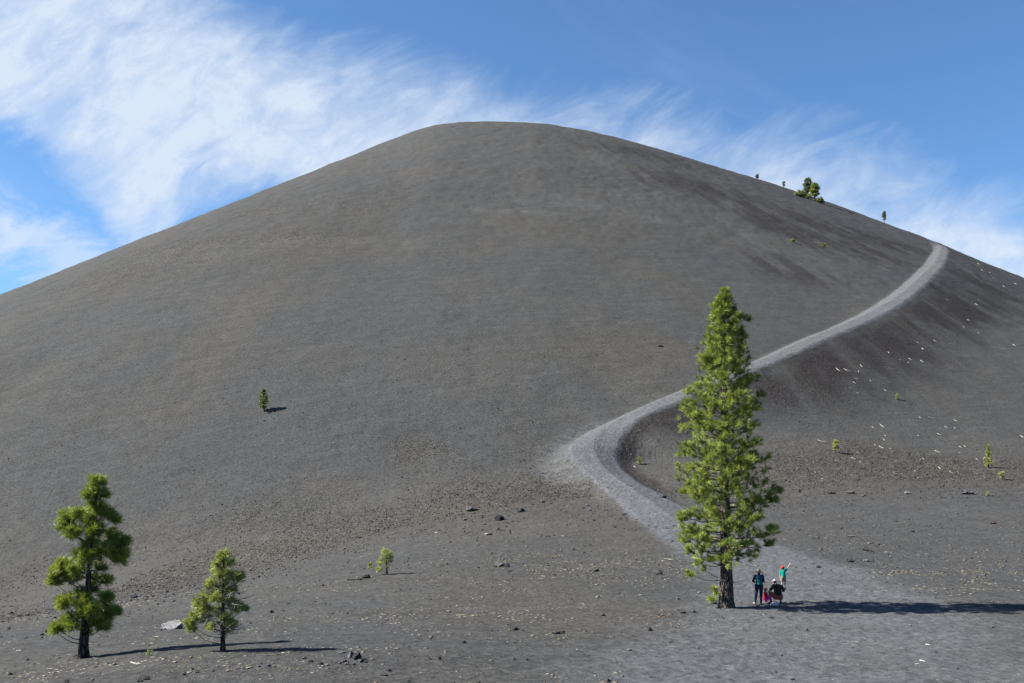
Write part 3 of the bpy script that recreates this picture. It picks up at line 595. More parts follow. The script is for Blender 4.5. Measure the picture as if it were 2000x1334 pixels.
# ---------------------------------------------------------------- rocks, sticks and litter
def rock_mesh(seed, sub=3, cuts=15, rough=.085):
    rg = np.random.default_rng(seed); bm = bmesh.new(); bmesh.ops.create_icosphere(bm, subdivisions=sub, radius=1)
    V_ = np.array([v.co[:] for v in bm.verts]); f = [tuple(v.index for v in q.verts) for q in bm.faces]; bm.free()
    for k in range(cuts):
        n = unit(rg.normal(size=3)); d = rg.uniform(.5, .8); e_ = V_@n-d*rg.uniform(.85, 1.2); V_ -= np.maximum(e_, 0)[:, None]*n
    ph = rg.uniform(0, 6, 9); V_ *= (1+rough*(np.sin(V_[:, 0]*5+ph[0])*np.sin(V_[:, 1]*6+ph[1])+np.sin(V_[:, 2]*9+ph[2])*np.sin(V_[:, 0]*8+ph[3])+.8*np.sin(V_[:, 1]*17+ph[4])*np.sin(V_[:, 2]*15+ph[5])))[:, None]
    return V_, f
RM = [rock_mesh(k) for k in range(12)]
def rock(px, py, wpx, kind, label, group=None, hr=.62, name='lava_rock', cat='rock', dr=.8, rz=None):
    p = hit(px, py); s_ = (p[1]*math.cos(PITCH)+p[2]*math.sin(PITCH))/F*wpx*.62; V_, f = RM[rng.integers(12)]
    a = rng.uniform(0, 6.28) if rz is None else rz; V_ = V_.copy(); c_, q_ = math.cos(a), math.sin(a); V_ = np.stack([V_[:, 0]*c_-V_[:, 1]*q_, V_[:, 0]*q_+V_[:, 1]*c_, V_[:, 2]], 1)*s_*np.array([1, dr, hr])
    o = mesh_obj(name, V_, f, ROCK[kind], None, False); z = float(ground(p[0], p[1])); o.location = (p[0], p[1]+s_*dr*.3, z+s_*hr*.38); tag(o, label, cat, group); return o
for a in [(340,1229,44,'pale','large pale grey boulder lying left of the short pale pine',None,.55),
    (363,1228,20,'dark','dark stone leaning on the right end of the large pale boulder',None,.45),
    (925,998,24,'grey','long grey lava rock on the rubble slope, left of the blocky black one',None,.5),
    (973,1017,19,'black','blocky black lava rock below the long grey one on the rubble slope',None,.75),
    (1015,1000,17,'dark','dark rock right of the blocky black one on the rubble slope',None,.6),
    (908,1016,11,'grey','small grey stone just below the long grey lava rock',None,.6),
    (742,1023,8,'dark','lone small dark stone above the bright young pine',None,.6),
    (990,1108,14,'black','black rock at the right of the low stony mound in mid plain',None,.7),
    (976,1107,18,'grey','grey rock at the left of the low stony mound in mid plain',None,.5),
    (996,1116,10,'dark','flat dark stone just below the stony mound in mid plain',None,.4),
    (952,1045,16,'pale','pale pebble heap stone in mid plain below the black lava rock',None,.35),
    (1060,981,12,'grey','grey stone among gravel left of the trail bank',None,.5),
    (1148,988,12,'grey','grey stone at the lower edge of the trail bank fan',None,.5),
    (1160,1116,18,'dark','dark reddish flat rock in the plain left of the tall pine',None,.35),
    (1145,1118,8,'dark','small dark stone touching the flat reddish rock',None,.5),
    (1291,1122,9,'black','upright black block left of the tall pine',None,1.1),
    (716,1129,18,'black','black lava lump left of the bright young pine',None,.6),
    (703,1132,14,'black','low black stone tailing left from the lava lump',None,.3),
    (687,1133,14,'black','flattest black stone at the left end of the low lava tail',None,.22),
    (1218,1006,9,'dark','dark stone on the left border of the lower trail',None,.6),
    (1297,972,15,'dark','dark stone on the trail just left of the tall crown',None,.5),
    (1212,1014,8,'dark','smaller dark stone below the one on the trail border',None,.5),
    (1693,1076,17,'dark','dark oval rock on the plain to the right of the boy',None,.55),
    (1661,1097,13,'dark','dark purple rock below left of the oval one right of the boy',None,.6),
    (1702,1096,11,'dark','dark half of the paired stones right of the purple rock',None,.5),
    (1693,1097,11,'lilac','pale lilac half of the paired stones right of the purple rock',None,.5),
    (1599,1109,8,'black','small black pointed stone nearest to the boy',None,.8),
    (1665,1049,20,'tan','flat tan patch of stone far right of the tall pine',None,.25),
    (1941,1023,13,'red','reddish dark stone on the plain near the right edge',None,.5),
    (1784,1039,8,'black','small black stone on the right plain, left of the reddish one',None,.5),
    (1813,1027,12,'dark','low dark stone on the right plain above the small black one',None,.3),
    (1890,965,22,'grey','large lumpy grey rock on the foot line of the right slope',None,.5),
    (1773,965,12,'pale','pale grey stone on the foot line of the right slope',None,.6),
    (1660,963,18,'grey','broad grey rock on the foot line below the sapling',None,.4),
    (1624,964,14,'dark','dark broad rock on the foot line left of the sapling',None,.5),
    (1562,960,8,'black','small black rock on the foot line right beside the tall crown',None,.7),
    (262,1168,22,'grey','grey outcrop rock at the slope foot between the two left pines',None,.4),
    (318,1158,22,'grey','grey outcrop rock at the slope foot left of the pale pine top',None,.35),
    (20,1199,12,'dark','dark stone at the left edge at the foot of the slope',None,.55),
    (38,1204,11,'dark','dark stone second from the left edge at the slope foot',None,.45),
    (53,1203,10,'black','black stone third from the left edge at the slope foot',None,.45),
    (95,1236,12,'black','black upright stone touching the left pine low branch',None,1.),
    (82,1241,8,'black','small black stone left of the upright one by the left pine',None,.6),
    (50,1247,9,'dark','small dark stone at the end of the stone row by the left pine',None,.5),
    (145,1282,10,'grey','bluish grey stone at the foot of the left pine',None,.55),
    (130,1333,11,'black','black stone on the bottom edge below the left pine',None,.7),
    (272,1331,13,'dark','dark stone at the bottom edge, left of its twin',None,.6),
    (287,1328,13,'black','black stone at the bottom edge, right of its twin',None,.6),
    (360,1319,9,'black','pointed black stone near the bottom below the pale pine',None,.9),
    (385,1314,9,'dark','dark stone right of the pointed black one below the pale pine',None,.7),
    (415,1311,7,'dark','smallest dark stone of the row below the pale pine',None,.6),
    (1008,1231,12,'black','black rock at left of a low pile in the centre foreground',None,.6),
    (1020,1232,9,'dark','dark rock at right of a low pile in the centre foreground',None,.5),
    (1088,1238,18,'dark','low broad dark rock in the foreground left of the tall pine',None,.4),
    (1100,1237,9,'black','black knob on the right end of the low broad foreground rock',None,.8),
    (1270,1232,10,'black','black rock in the needle litter in front of the tall pine',None,.8),
    (1335,1198,11,'dark','dark rock left of two by the tall pine trunk litter',None,.6),
    (1354,1196,11,'dark','dark rock right of two by the tall pine trunk litter',None,.8),
    (1292,1202,12,'grey','grey rock in the orange litter left of the tall pine',None,.5),
    (1178,1203,10,'dark','dark stone at the left end of the orange litter strip',None,.6),
    (1397,1180,13,'grey','grey stone at the left of the tall pine foot',None,.7),
    (1502,1207,6,'dark','small dark stone in front of the crouching man, left of two',None,.6),
    (1508,1208,6,'black','small black stone in front of the crouching man, right of two',None,.6),
    (1188,1332,12,'red','red cinder at the bottom edge in the middle',None,.6),
    (956,1249,13,'grey','bluish grey stone in the centre foreground',None,.6),
    (908,1256,8,'black','black stone left of the bluish grey one in the centre foreground',None,.8),
    (841,1245,9,'tan','tan stone left of centre in the foreground',None,.6),
    (748,1320,15,'dark','dark rock lying at the bottom left of centre',None,.5),
    (759,1311,8,'black','black knob above the rock at the bottom left of centre',None,.8),
    (838,1288,10,'dark','left stone of a broken dark pair in the foreground',None,.7),
    (858,1288,8,'black','right stone of a broken dark pair in the foreground',None,.9),
    (530,1197,8,'black','small black stone in the plain right of the pale pine',None,.8),
    (1230,1271,10,'lilac','bluish lilac stone in the foreground below the orange litter',None,.5),
    (1324,1171,8,'lilac','little lilac stone left of the tall pine foot',None,.6),
    (1168,1167,8,'pale','little pale stone in the plain left of the tall pine',None,.5),
    (1290,677,12,'black','black flat stone on the slope above the trail left of the pine top',None,.3),
    (516,822,6,'dark','small dark stone below the solitary slope pine',None,.4)]:
    rock(*a)
for px, py, w_, k, h_ in [(683,1284,16,'grey',.9),(695,1288,18,'black',.9),(703,1293,14,'dark',.6),(712,1294,10,'black',.4),(671,1293,12,'dark',.7),(677,1298,9,'tan',.6),(657,1294,9,'lilac',.6),(690,1298,9,'dark',.4)]:
    rock(px, py, w_, k, 'rock of the jumbled pile in the foreground right of the pale pine', 'rocks of the foreground pile', h_)
for px, py, w_, k, h_ in [(594,1287,9,'grey',.8),(607,1293,9,'black',.6),(627,1298,10,'black',.6),(638,1300,8,'lilac',.6),(524,1302,10,'grey',.6),(558,1306,10,'grey',.4),(505,1303,8,'grey',.6)]:
    rock(px, py, w_, k, 'small stone scattered left of the jumbled foreground pile', 'small stones left of the pile', h_)
# scattered countable stones on the plain
k = 0
while k < 110:
    px, py = rng.uniform(0, 2000), 1010+324*rng.random()**.8
    if px > 1300 and py > 1060 and rng.random() < .75: continue
    if py < 1120-px*.12 or abs(px-1500) < 60: continue
    rock(px, py, rng.uniform(2.6, 5.5), rng.choice(['dark', 'black', 'grey', 'dark', 'red']), 'one of the small dark stones strewn over the gravel plain', 'small stones strewn over the plain', rng.uniform(.4, .8)); k += 1
k = 0
while k < 60:
    px, py = rng.uniform(860, 1330), rng.uniform(960, 1050)
    if py < 990-(px-860)*.03 or (px > 1190 and py < 1010): continue
    rock(px, py, rng.uniform(2.6, 6), rng.choice(['dark', 'black', 'grey']), 'one of the dark rubble stones on the fan below the trail bank', 'rubble stones below the trail bank', rng.uniform(.5, .8)); k += 1

def stick(px, py, lpx, ang, m_, label, group=None, th=1.6, bend=.08):
    a = math.radians(ang); dx, dy = math.cos(a)*lpx/2, math.sin(a)*lpx/2
    A, B = hit(px-dx, py-dy), hit(px+dx, py+dy); s_ = A[1]/F; r = max(.015, th*s_*.29); n = 5
    P = np.array([A+(B-A)*t for t in np.linspace(0, 1, n)]); lat = unit(np.cross(B-A, [0, 0, 1]))*np.linalg.norm(B-A)*bend
    for i in range(1, n-1): P[i] += lat*math.sin(math.pi*i/(n-1))*rng.uniform(.5, 1.2)
    P[:, 2] = [float(ground(q[0], q[1]))+r*.7 for q in P]; o_ = P[0].copy()
    V_, f = tube(P-o_, [r*.7, r*1.1, r, r*.85, r*.45], 6); g = Geo(); g.add(V_, f)
    if lpx > 9: q = P[2]-o_; e2 = q+unit((B-A)+lat*4)*np.linalg.norm(B-A)*.22+[0, 0, r*1.5]; Vv, ff = tube([q, e2], [r*.5, r*.25], 5); g.add(Vv, ff)
    o = g.build('bleached_stick', m_, None, False); o.location = o_; tag(o, label, 'stick', group); return o
S8 = [(285,377,40,35),(348,380,50,22),(453,350,26,48),(418,443,34,16),(403,472,28,30),(375,510,26,4),(428,548,18,20),(333,548,7,0),(520,460,16,30),(628,528,24,25),(623,357,9,0),(680,368,6,0),(733,307,12,20),(805,300,22,35),(793,328,11,30),(893,317,30,28),(652,255,18,45),(897,228,16,35),(988,170,26,28),(775,182,8,20),(862,182,8,30),(1093,190,7,0),(1300,112,14,25),(1195,70,14,25),(1228,20,26,22),(1560,200,20,22),(957,205,8,10),
    (877,724,16,25),(955,724,40,15),(1134,745,24,28),(1067,793,26,20),(1130,800,16,30),(1015,845,30,18),(603,783,42,38),(537,795,16,30),(627,857,10,30),(617,884,20,40),(598,938,38,30),(663,948,13,20),(552,923,9,50),(840,858,8,0),(863,855,8,40),(165,893,60,13),(45,850,20,-25),(395,1020,34,18),(270,1035,20,15),(428,980,24,5),(443,1045,9,20),(120,1120,10,50),(170,1168,16,5),(1170,937,20,25),(1203,932,16,45),(1168,982,22,12),(1003,970,40,20),(903,1022,15,55),(880,1030,10,10),(843,1110,12,65),(1022,1088,26,50),(1105,1118,34,35),(1290,1025,18,35),(1263,860,8,0),(863,1160,9,20),(1617,862,32,30),(435,392,10,80)]
S7 = [(1615,297,20,25),(1640,345,12,30),(1690,362,16,-20),(1765,342,34,20),(1815,377,24,12),(1735,402,18,20),(1600,402,12,0),(1660,365,24,10),(1900,450,26,25),(1850,452,24,12),(1808,468,12,40),(1636,435,10,10),(1930,552,16,10),(1618,575,22,25),(1600,608,30,28),(1378,570,14,20),(1263,608,8,0),(1540,728,20,25),(1500,780,12,20),(1612,825,14,20),(1885,918,20,25),(1283,887,22,25),(1185,945,12,40)]
SPEC = {0: 'curved thin bleached branch, upper left of the sticks under the trail', 1: 'longest thin branch at the foot of the dark trail bank', 2: 'thick pale stump end at the foot of the dark bank', 33: 'long bleached log above the biggest one on the right slope',
    37: 'biggest bleached log in the middle of the right slope', 42: 'long pale branch just left above the sapling', 43: 'short stick at the left near the tall crown', 44: 'pale stick right below the sapling shadow', 62: 'bleached branch cut by the right edge of the view', 28: 'long thin stick in the middle of the right slope', 58: 'long brownish stick left below the narrow fir'}
for i, (x, y, l, a) in enumerate(S8):
    lab = SPEC.get(i)
    up_ = y < 560
    if not lab: lab = ('one of the short bleached sticks just under the dark trail bank' if up_ else 'one of the short bleached sticks strewn low on the right slope')
    stick(1560+x/3.705, 620+y/3.705, max(2.6, l/3.705), a, M_STICK if i not in (58, 28) else M_STICKB, lab, None if i in SPEC else ('sticks under the trail bank' if up_ else 'sticks low on the right slope'), 1.25 if l < 30 else 1.5)
for x, y, l, a in S7: stick(1500+x/3.924, 440+y/3.924, max(3, l/3.924*1.05), a, M_STICK, 'one of the tiny bleached sticks on the far right slope beside the upper trail', 'sticks beside the upper trail', 1.2)
for px, py, l, a, m_, lab in [(913,1052,9,-12,M_STICK,'yellowish stick lying on the plain below the lava rocks'),(668,1275,17,-12,M_STICK,'pale stick above the jumbled foreground pile'),(530,1279,42,-3,M_STICKB,'long dark fallen branch along the shadow of the pale pine'),
        (265,1295,20,8,M_STICK,'short whitish split log in front of the left pine'),(1240,912,6,30,M_STICK,'whitish stick inside the hollow of the trail bend'),(1232,887,5,40,M_STICK,'small white stick on the hollow bank of the trail'),(1307,1092,20,5,M_STICKB,'thin brown stick left of the tall pine'),
        (1802,1291,12,15,M_STICK,'pale stick in the foreground at the right'),(1792,1297,10,-5,M_STICK,'shorter pale stick just below its twin at the right foreground'),(1647,1253,10,5,M_STICK,'pale stick in the foreground between path centre and right'),(1812,1259,8,10,M_STICK,'small pale stick above the pair at the right foreground'),
        (1956,1195,9,-4,M_STICK,'small pale stick under the end of the long shadow'),(1294,1096,6,0,M_STICK,'small white chip left of the tall pine'),(852,1040,6,0,M_STICK,'small white chip on the rubble above the young pine'),(1310,1093,8,3,M_STICK,'white splinter beside the thin brown stick'),(1100,1047,6,0,M_STICK,'small pale chip below the trail bank')]:
    stick(px, py, l, a, m_, lab, None, 1.6)

OCT = np.array([(1,0,0),(0,1,0),(-1,0,0),(0,-1,0),(0,0,1),(0,0,-1)], float); OF = np.array([(0,1,4),(1,2,4),(2,3,4),(3,0,4),(1,0,5),(2,1,5),(3,2,5),(0,3,5)])
def strew(name, label, cat_kind, X, Y, size, flat, m_, tone, jit=.35, el=1.):
    n = len(X); Z = ground(X, Y); V_ = np.repeat(OCT[None], n, 0)*(1+rng.normal(size=(n, 6, 3))*jit*.5)+rng.normal(size=(n, 6, 3))*jit*.35
    V_[:, :, 2] *= flat; V_[:, :, 0] *= el; a = rng.uniform(0, 6.28, n); c_, s_ = np.cos(a)[:, None], np.sin(a)[:, None]
    V_ = np.stack([V_[:, :, 0]*c_-V_[:, :, 1]*s_, V_[:, :, 0]*s_+V_[:, :, 1]*c_, V_[:, :, 2]], 2)*size[:, None, None]
    V_ += np.stack([X, Y, Z+size*flat*.35], 1)[:, None, :]; f = (OF[None]+np.arange(n)[:, None, None]*6).reshape(-1, 3)
    o = mesh_obj(name, V_.reshape(-1, 3), f, m_, None, False, dict(tone=np.repeat(tone, 6))); tag(o, label, None, None, 'stuff'); return o
def tone_mat(name, stops):
    m, t = mat(name); r = t.new('ShaderNodeValToRGB'); r.color_ramp.interpolation = 'LINEAR'; e = r.color_ramp.elements
    while len(e) < len(stops): e.new(.5)
    for q, (p, c_) in zip(e, stops): q.position = p; q.color = (*[v*.50 for v in c_], 1)
    t.l.new(t.attr('tone')[2], r.inputs[0]); g = t.new('ShaderNodeNewGeometry'); nz = t.noise(g.outputs['Position'], 25., 3., .6)
    t.put(t.b.inputs['Base Color'], t.mix(1., r.outputs[0], t.mix(nz, (.7, .7, .7), (1.25, 1.25, 1.25)), 'MULTIPLY')); return m
M_GRAVEL = tone_mat('rubble_gravel', [(0, (.03, .029, .03)), (.5, (.085, .078, .072)), (.85, (.125, .11, .095)), (1, (.24, .22, .19))])
M_LITTER = tone_mat('dry_litter', [(0, (.22, .18, .125)), (.5, (.38, .33, .235)), (.8, (.45, .41, .33)), (1, (.36, .20, .11))])
def scatter_px(n, fn):
    """random world points in the wedge seen by the camera; fn gives the density 0..1"""
    b = rng.uniform(R(-29), R(29), n); d = np.sqrt(rng.uniform(25**2, 150**2, n)); x, y = np.sin(b)*d, np.cos(b)*d; k = rng.random(n) < fn(x, y); return x[k], y[k]
def dens_gravel(x, y):
    tr_, rub_, up_, th_ = masks(x, y); d = np.hypot(x, y); c = fbm(x, y, 5., 3)
    return np.clip((rub_*.9*np.clip(.75+c, .2, 1)+.03+.05*(c > .15))*(1-tr_*1.6)*sst(24, 40, d)+.02*(1-tr_), 0, 1)
gx, gy = scatter_px(260000, dens_gravel); gs = np.clip(rng.gamma(2.0, .019, len(gx)), .018, .14)*np.where(np.hypot(gx, gy) < 60, .6, 1.)
strew('gravel', 'coarse grey and brown lava gravel along the foot of the cinder slope', 'stuff', gx, gy, gs, .65, M_GRAVEL, rng.random(len(gx))**1.2)
LP = [(1100,1095,9,5,1.),(1220,1120,8,5,1.),(950,1150,8,6,.6),(850,1200,8,5,.5),(200,1310,6,2.5,1.),(60,1320,6,2,1.),(420,1300,5,2,1.),(560,1280,5,2.5,.7),(700,1270,3,2,.9),(1000,1240,5,2,.5),(1230,1208,6,2.5,1.),(1330,1205,5,1.5,.8),(1100,1215,4,2,.7),(950,1200,5,4,.8),(1820,1120,10,5,1.),(1950,1140,8,5,1.),(1700,1060,10,6,.4),(450,1230,5,4,.5),(250,1180,7,5,.4),(1750,1310,4,1.5,.5),(1120,1320,3,1.5,.6),(620,1150,8,6,.35),(1350,1190,2.5,1,.9),(200,1290,2.5,1,1.),(450,1278,2.5,1.2,1.)]
LC = [(hit(a, b), c_, d_, s_) for a, b, c_, d_, s_ in LP]
def dens_litter(x, y):
    m = np.full_like(x, .045)*(np.hypot(x, y) < 95)
    for p, a, b, s_ in LC: m = np.maximum(m, s_*.6*np.exp(-(((x-p[0])/a)**2+((y-p[1])/b)**2)))
    tr_ = masks(x, y)[0]; cl = np.clip(.45+fbm(x, y, 1.7, 3)*3.2, .03, 1.3); return m*cl*(1-np.clip(tr_*1.5, 0, .8))*(beyond_foot(x, y) < 2)
gx, gy = scatter_px(480000, dens_litter)
gs = np.clip(rng.gamma(2., .014, len(gx)), .010, .065)*(.62+np.hypot(gx, gy)/75); tn_ = rng.random(len(gx))*.8
pz = hit(1230, 1212); org = np.exp(-(((gx-pz[0])/7)**2+((gy-pz[1])/4)**2)) > rng.random(len(gx))*1.6; tn_[org] = rng.uniform(.8, 1, org.sum())
strew('dry_litter', 'pale dry needles, cone scales and grass crumbs littering the plain', 'stuff', gx, gy, gs, .16, M_LITTER, tn_, .5, 1.7)

# ---------------------------------------------------------------- people
def capsule(a, b, ra, rb, n=14):
    a, b = np.asarray(a, float), np.asarray(b, float); d = b-a; L = np.linalg.norm(d); d = d/L if L > 1e-6 else np.array([0, 0, 1.])
    P = []; Rr = []
    for t in np.linspace(-1, 0, 5): P.append(a+d*ra*t*.999); Rr.append(max(.0005, ra*math.sqrt(max(0, 1-t*t))))
    for t in np.linspace(0, 1, 5)[1:]: P.append(b+d*rb*t*.999); Rr.append(max(.0005, rb*math.sqrt(max(0, 1-t*t))))
    P.insert(5, b); Rr.insert(5, rb); return tube(P, Rr, n)
def ellip(c, r, tilt=0, n=16):
    bm = bmesh.new(); bmesh.ops.create_uvsphere(bm, u_segments=n, v_segments=n//2+2, radius=1); V_ = np.array([v.co[:] for v in bm.verts])*np.asarray(r); f = [tuple(v.index for v in q.verts) for q in bm.faces]; bm.free()
    if tilt: c_, s_ = math.cos(tilt), math.sin(tilt); V_ = np.stack([V_[:, 0]*c_+V_[:, 2]*s_, V_[:, 1], -V_[:, 0]*s_+V_[:, 2]*c_], 1)
    return V_+np.asarray(c, float), f
def fuse(name, parts, m_, parent, vox=.011, it=2):
    """grow overlapping volumes into one continuous surface"""
    g = Geo()
    for v, f in parts: g.add(v, f)
    o = g.build(name, m_, parent, True); md = o.modifiers.new('remesh', 'REMESH'); md.mode = 'VOXEL'; md.voxel_size = vox; md.use_smooth_shade = True
    sm = o.modifiers.new('smooth', 'SMOOTH'); sm.iterations = it; sm.factor = .6
    dg = bpy.context.evaluated_depsgraph_get(); dg.update(); me = bpy.data.meshes.new_from_object(o.evaluated_get(dg)); o.modifiers.clear(); old = o.data; o.data = me; bpy.data.meshes.remove(old)
    if not me.materials: me.materials.append(m_)
    me.name = name; return o
def cloth(name, col, v=.15): return plain_mat(name, col, v, 20., .9)
M_SKIN = plain_mat('skin', (.56, .36, .27), .06, 10., .55)
SKIN2 = plain_mat('tanned_skin', (.40, .23, .16), .06, 10., .55)
def hand(wr, d, up, sc_=1., curl=.5):
    """palm, four unequal bent fingers and a thumb leaving the side of the palm"""
    d, up = unit(d), unit(up); s_ = unit(np.cross(d, up)); up = np.cross(s_, d); wr = np.asarray(wr, float); P = []
    for o in (-.024, -.008, .008, .024): P.append(capsule(wr+s_*o*sc_*.7, wr+d*.085*sc_+s_*o*sc_, .014*sc_, .012*sc_, 8))
    for o, l in ((-.027, .062), (-.009, .078), (.009, .083), (.027, .074)):
        a = wr+d*.085*sc_+s_*o*sc_; b = a+unit(d-up*.35*curl)*l*.5*sc_; c_ = b+unit(d-up*1.4*curl)*l*.5*sc_; P += [capsule(a, b, .0095*sc_, .0088*sc_, 8), capsule(b, c_, .0088*sc_, .0075*sc_, 8)]
    a = wr+d*.022*sc_+s_*.028*sc_; b = a+unit(d*.7+s_*.9-up*.2)*.042*sc_; c_ = b+unit(d+s_*.2-up*.3)*.032*sc_; P += [capsule(a, b, .013*sc_, .011*sc_, 8), capsule(b, c_, .011*sc_, .009*sc_, 8)]
    return P
def head(c, face, k=1., tilt=0.):
    """head centred at c looking along face (x, y)"""
    c = np.asarray(c, float); f = unit([face[0], face[1], tilt]); s_ = unit(np.cross(f, [0, 0, 1])); u = np.cross(s_, f)
    P = [ellip(c+u*.02*k, (.076*k, .088*k, .10*k)), ellip(c+f*.025*k-u*.055*k, (.055*k, .06*k, .06*k)), capsule(c+f*.082*k+u*.005*k, c+f*.10*k-u*.03*k, .010*k, .014*k, 8)]
    for q in (-1, 1): P.append(ellip(c+s_*q*.077*k-u*.01*k, (.014*k, .022*k, .032*k)))
    P.append(capsule(c+f*.086*k-u*.062*k-s_*.018*k, c+f*.086*k-u*.062*k+s_*.018*k, .008*k, .008*k, 6)); return P, f, s_, u
def eyes(root, c, f, s_, u, k):
    m_ = bpy.data.materials.get('eye') or plain_mat('eye', (.03, .02, .015), .1, 5., .3)
    for q in (-1, 1): g = Geo(); g.add(*ellip(np.asarray(c)+f*.078*k+s_*q*.03*k+u*.012*k, (.012*k,)*3, 0, 8)); g.build('eye', m_, root)
def limbchain(J, Rr): return [capsule(J[i], J[i+1], Rr[i], Rr[i+1]) for i in range(len(J)-1)]
A_ = np.array
def shoe(root, an, toe, m_, k=1.):
    fuse('shoe', [capsule(A_(an)+[0, 0, -.035*k], A_(toe)+[0, 0, .01], .048*k, .038*k), capsule(A_(an), A_(an)+[0, 0, .03], .05*k, .048*k)], m_, root, .012)

def seat(px, py): return hit(px, py)
# woman in a sun hat with a rucksack
p = seat(1484, 1180); root = tag(empty('person', p), 'standing person in a wide tan sun hat and dark jacket with a teal backpack', 'person')
hip = [A_((-.10, 0, .90)), A_((.10, 0, .90))]; kn = [A_((-.15, .04, .48)), A_((.09, .03, .48))]; an = [A_((-.22, 0, .09)), A_((.06, 0, .09))]; toe = [A_((-.26, .15, .035)), A_((.10, .16, .035))]
sh = [A_((-.17, .02, 1.36)), A_((.19, .02, 1.36))]; el = [A_((-.27, .10, 1.10)), A_((.26, .12, 1.09))]; wr = [A_((-.16, .28, 1.05)), A_((.12, .30, 1.06))]
hp, f, s_, u = head((.02, .02, 1.53), (.35, .93)); body = hp+[capsule((.01, .01, 1.36), (.02, .02, 1.48), .052, .048), capsule((0, 0, .95), (.01, 0, 1.30), .13, .14), capsule((-.13, .01, 1.33), (.15, .01, 1.33), .07, .07)]
for i in (0, 1): body += limbchain([hip[i], kn[i], an[i], toe[i]], [.085, .058, .042, .03])+limbchain([sh[i], el[i], wr[i]], [.05, .04, .03])+hand(wr[i], (0.3*(-1)**i*-1*-1, .5, .1), (0, 0, 1), .95)
fuse('body', body, M_SKIN, root, .009); eyes(root, (.02, .02, 1.53), f, s_, u, 1)
M_NAVY = cloth('navy_cloth', (.020, .034, .075)); M_TEAL = cloth('teal_cloth', (.010, .13, .15)); M_DTEAL = cloth('dark_teal_jacket', (.018, .060, .090))
jk = [capsule((0, 0, .92), (.01, 0, 1.28), .165, .165), capsule((-.15, .01, 1.33), (.17, .01, 1.33), .085, .085), capsule((.01, .01, 1.38), (.015, .01, 1.42), .07, .062)]
for i in (0, 1): jk += limbchain([sh[i], el[i], wr[i]-A_((0, .03, 0))], [.075, .06, .045])
fuse('jacket', jk, M_DTEAL, root, .012)
tr_ = [capsule((-.08, 0, .90), (.08, 0, .90), .135, .135)]
for i in (0, 1): tr_ += limbchain([hip[i], kn[i], an[i]+A_((0, 0, .02))], [.115, .078, .058])
fuse('trousers', tr_, M_NAVY, root, .012)
bp_ = fuse('backpack', [capsule((-.02, -.20, 1.02), (-.02, -.19, 1.26), .125, .11), capsule((-.06, -.28, 1.0), (.02, -.28, 1.0), .06, .06), capsule((-.13, -.12, 1.25), (-.12, .05, 1.38), .028, .028), capsule((.09, -.12, 1.25), (.11, .05, 1.38), .028, .028)], M_TEAL, root, .012)
M_HAT = cloth('straw_hat', (.50, .43, .31)); g = Geo()
def hat(root, c, m_, brim, hgt, r0, droop=.03, name='sun_hat', tilt=(0, 0)):
    ring = []; n = 28; prof_ = [(0, hgt), (r0*.55, hgt*.99), (r0*.86, hgt*.82), (r0*1.0, hgt*.35), (r0*1.03, .0), (brim*.8, -.012), (brim, -droop), (brim*.99, -droop-.010), (brim*.78, -.026), (r0*.98, -.014)]
    V_ = []; 
    for rr2, z in prof_:
        for k2 in range(n): a = 2*math.pi*k2/n; wv = (1+.05*math.sin(3*a+1)) if rr2 > r0*1.1 else 1; x, y = rr2*wv*math.cos(a), rr2*wv*math.sin(a); V_.append((c[0]+x, c[1]+y, c[2]+z+x*tilt[0]+y*tilt[1]+(.018*math.sin(2*a+.5) if rr2 > r0*1.1 else 0)))
    f_ = [(i*n+q, i*n+(q+1) % n, (i+1)*n+(q+1) % n, (i+1)*n+q) for i in range(len(prof_)-1) for q in range(n)]; g = Geo(); g.add(np.array(V_), f_); return g.build(name, m_, root)
hat(root, (.02, .02, 1.575), M_HAT, .19, .12, .095, .04, tilt=(-.1, 0))
M_HAIRB = cloth('brown_hair', (.05, .03, .018)); fuse('hair', [ellip((.02, -.01, 1.55), (.088, .095, .095)), capsule((.02, -.06, 1.52), (.02, -.075, 1.42), .06, .04)], M_HAIRB, root, .011)
M_SHOE = cloth('pale_shoes', (.42, .38, .38)); M_DSHOE = cloth('dark_shoes', (.03, .03, .035))
for i in (0, 1): shoe(root, an[i], toe[i], M_SHOE if i == 0 else M_DSHOE)

# boy pointing up the hill
p = seat(1531, 1152); root = tag(empty('person', p), 'child in a red cap and green shirt pointing with a raised arm', 'person'); q = .86
P3 = lambda *a: A_(a, float)*q
hip = [P3(-.08, 0, .78), P3(.08, 0, .78)]; kn = [P3(-.09, .02, .42), P3(.09, .03, .42)]; an = [P3(-.08, -.01, .08), P3(.10, 0, .08)]; toe = [P3(-.11, .12, .03), P3(.13, .13, .03)]
sh = [P3(-.13, .01, 1.16), P3(.16, .01, 1.19)]; el = [P3(-.19, .02, .93), P3(.31, .06, 1.36)]; wr = [P3(-.22, .06, .72), P3(.45, .12, 1.56)]
hc = P3(-.02, .02, 1.35); hp, f, s_, u = head(hc, (.2, .97), .93, .25); body = hp+[capsule(P3(0, 0, 1.15), hc, .04, .04), capsule(P3(0, 0, .80), P3(.0, 0, 1.10), .09, .10), capsule(sh[0], sh[1], .05, .05)]
for i in (0, 1): body += limbchain([hip[i], kn[i], an[i], toe[i]], [.062, .042, .032, .024])+limbchain([sh[i], el[i], wr[i]], [.036, .028, .021])
body += hand(wr[0], (0, .1, -1), (0, 1, 0), .75)+hand(wr[1], wr[1]-el[1], (0, 0, 1), .75, .15)
fuse('body', body, M_SKIN, root, .008); eyes(root, hc, f, s_, u, .93)
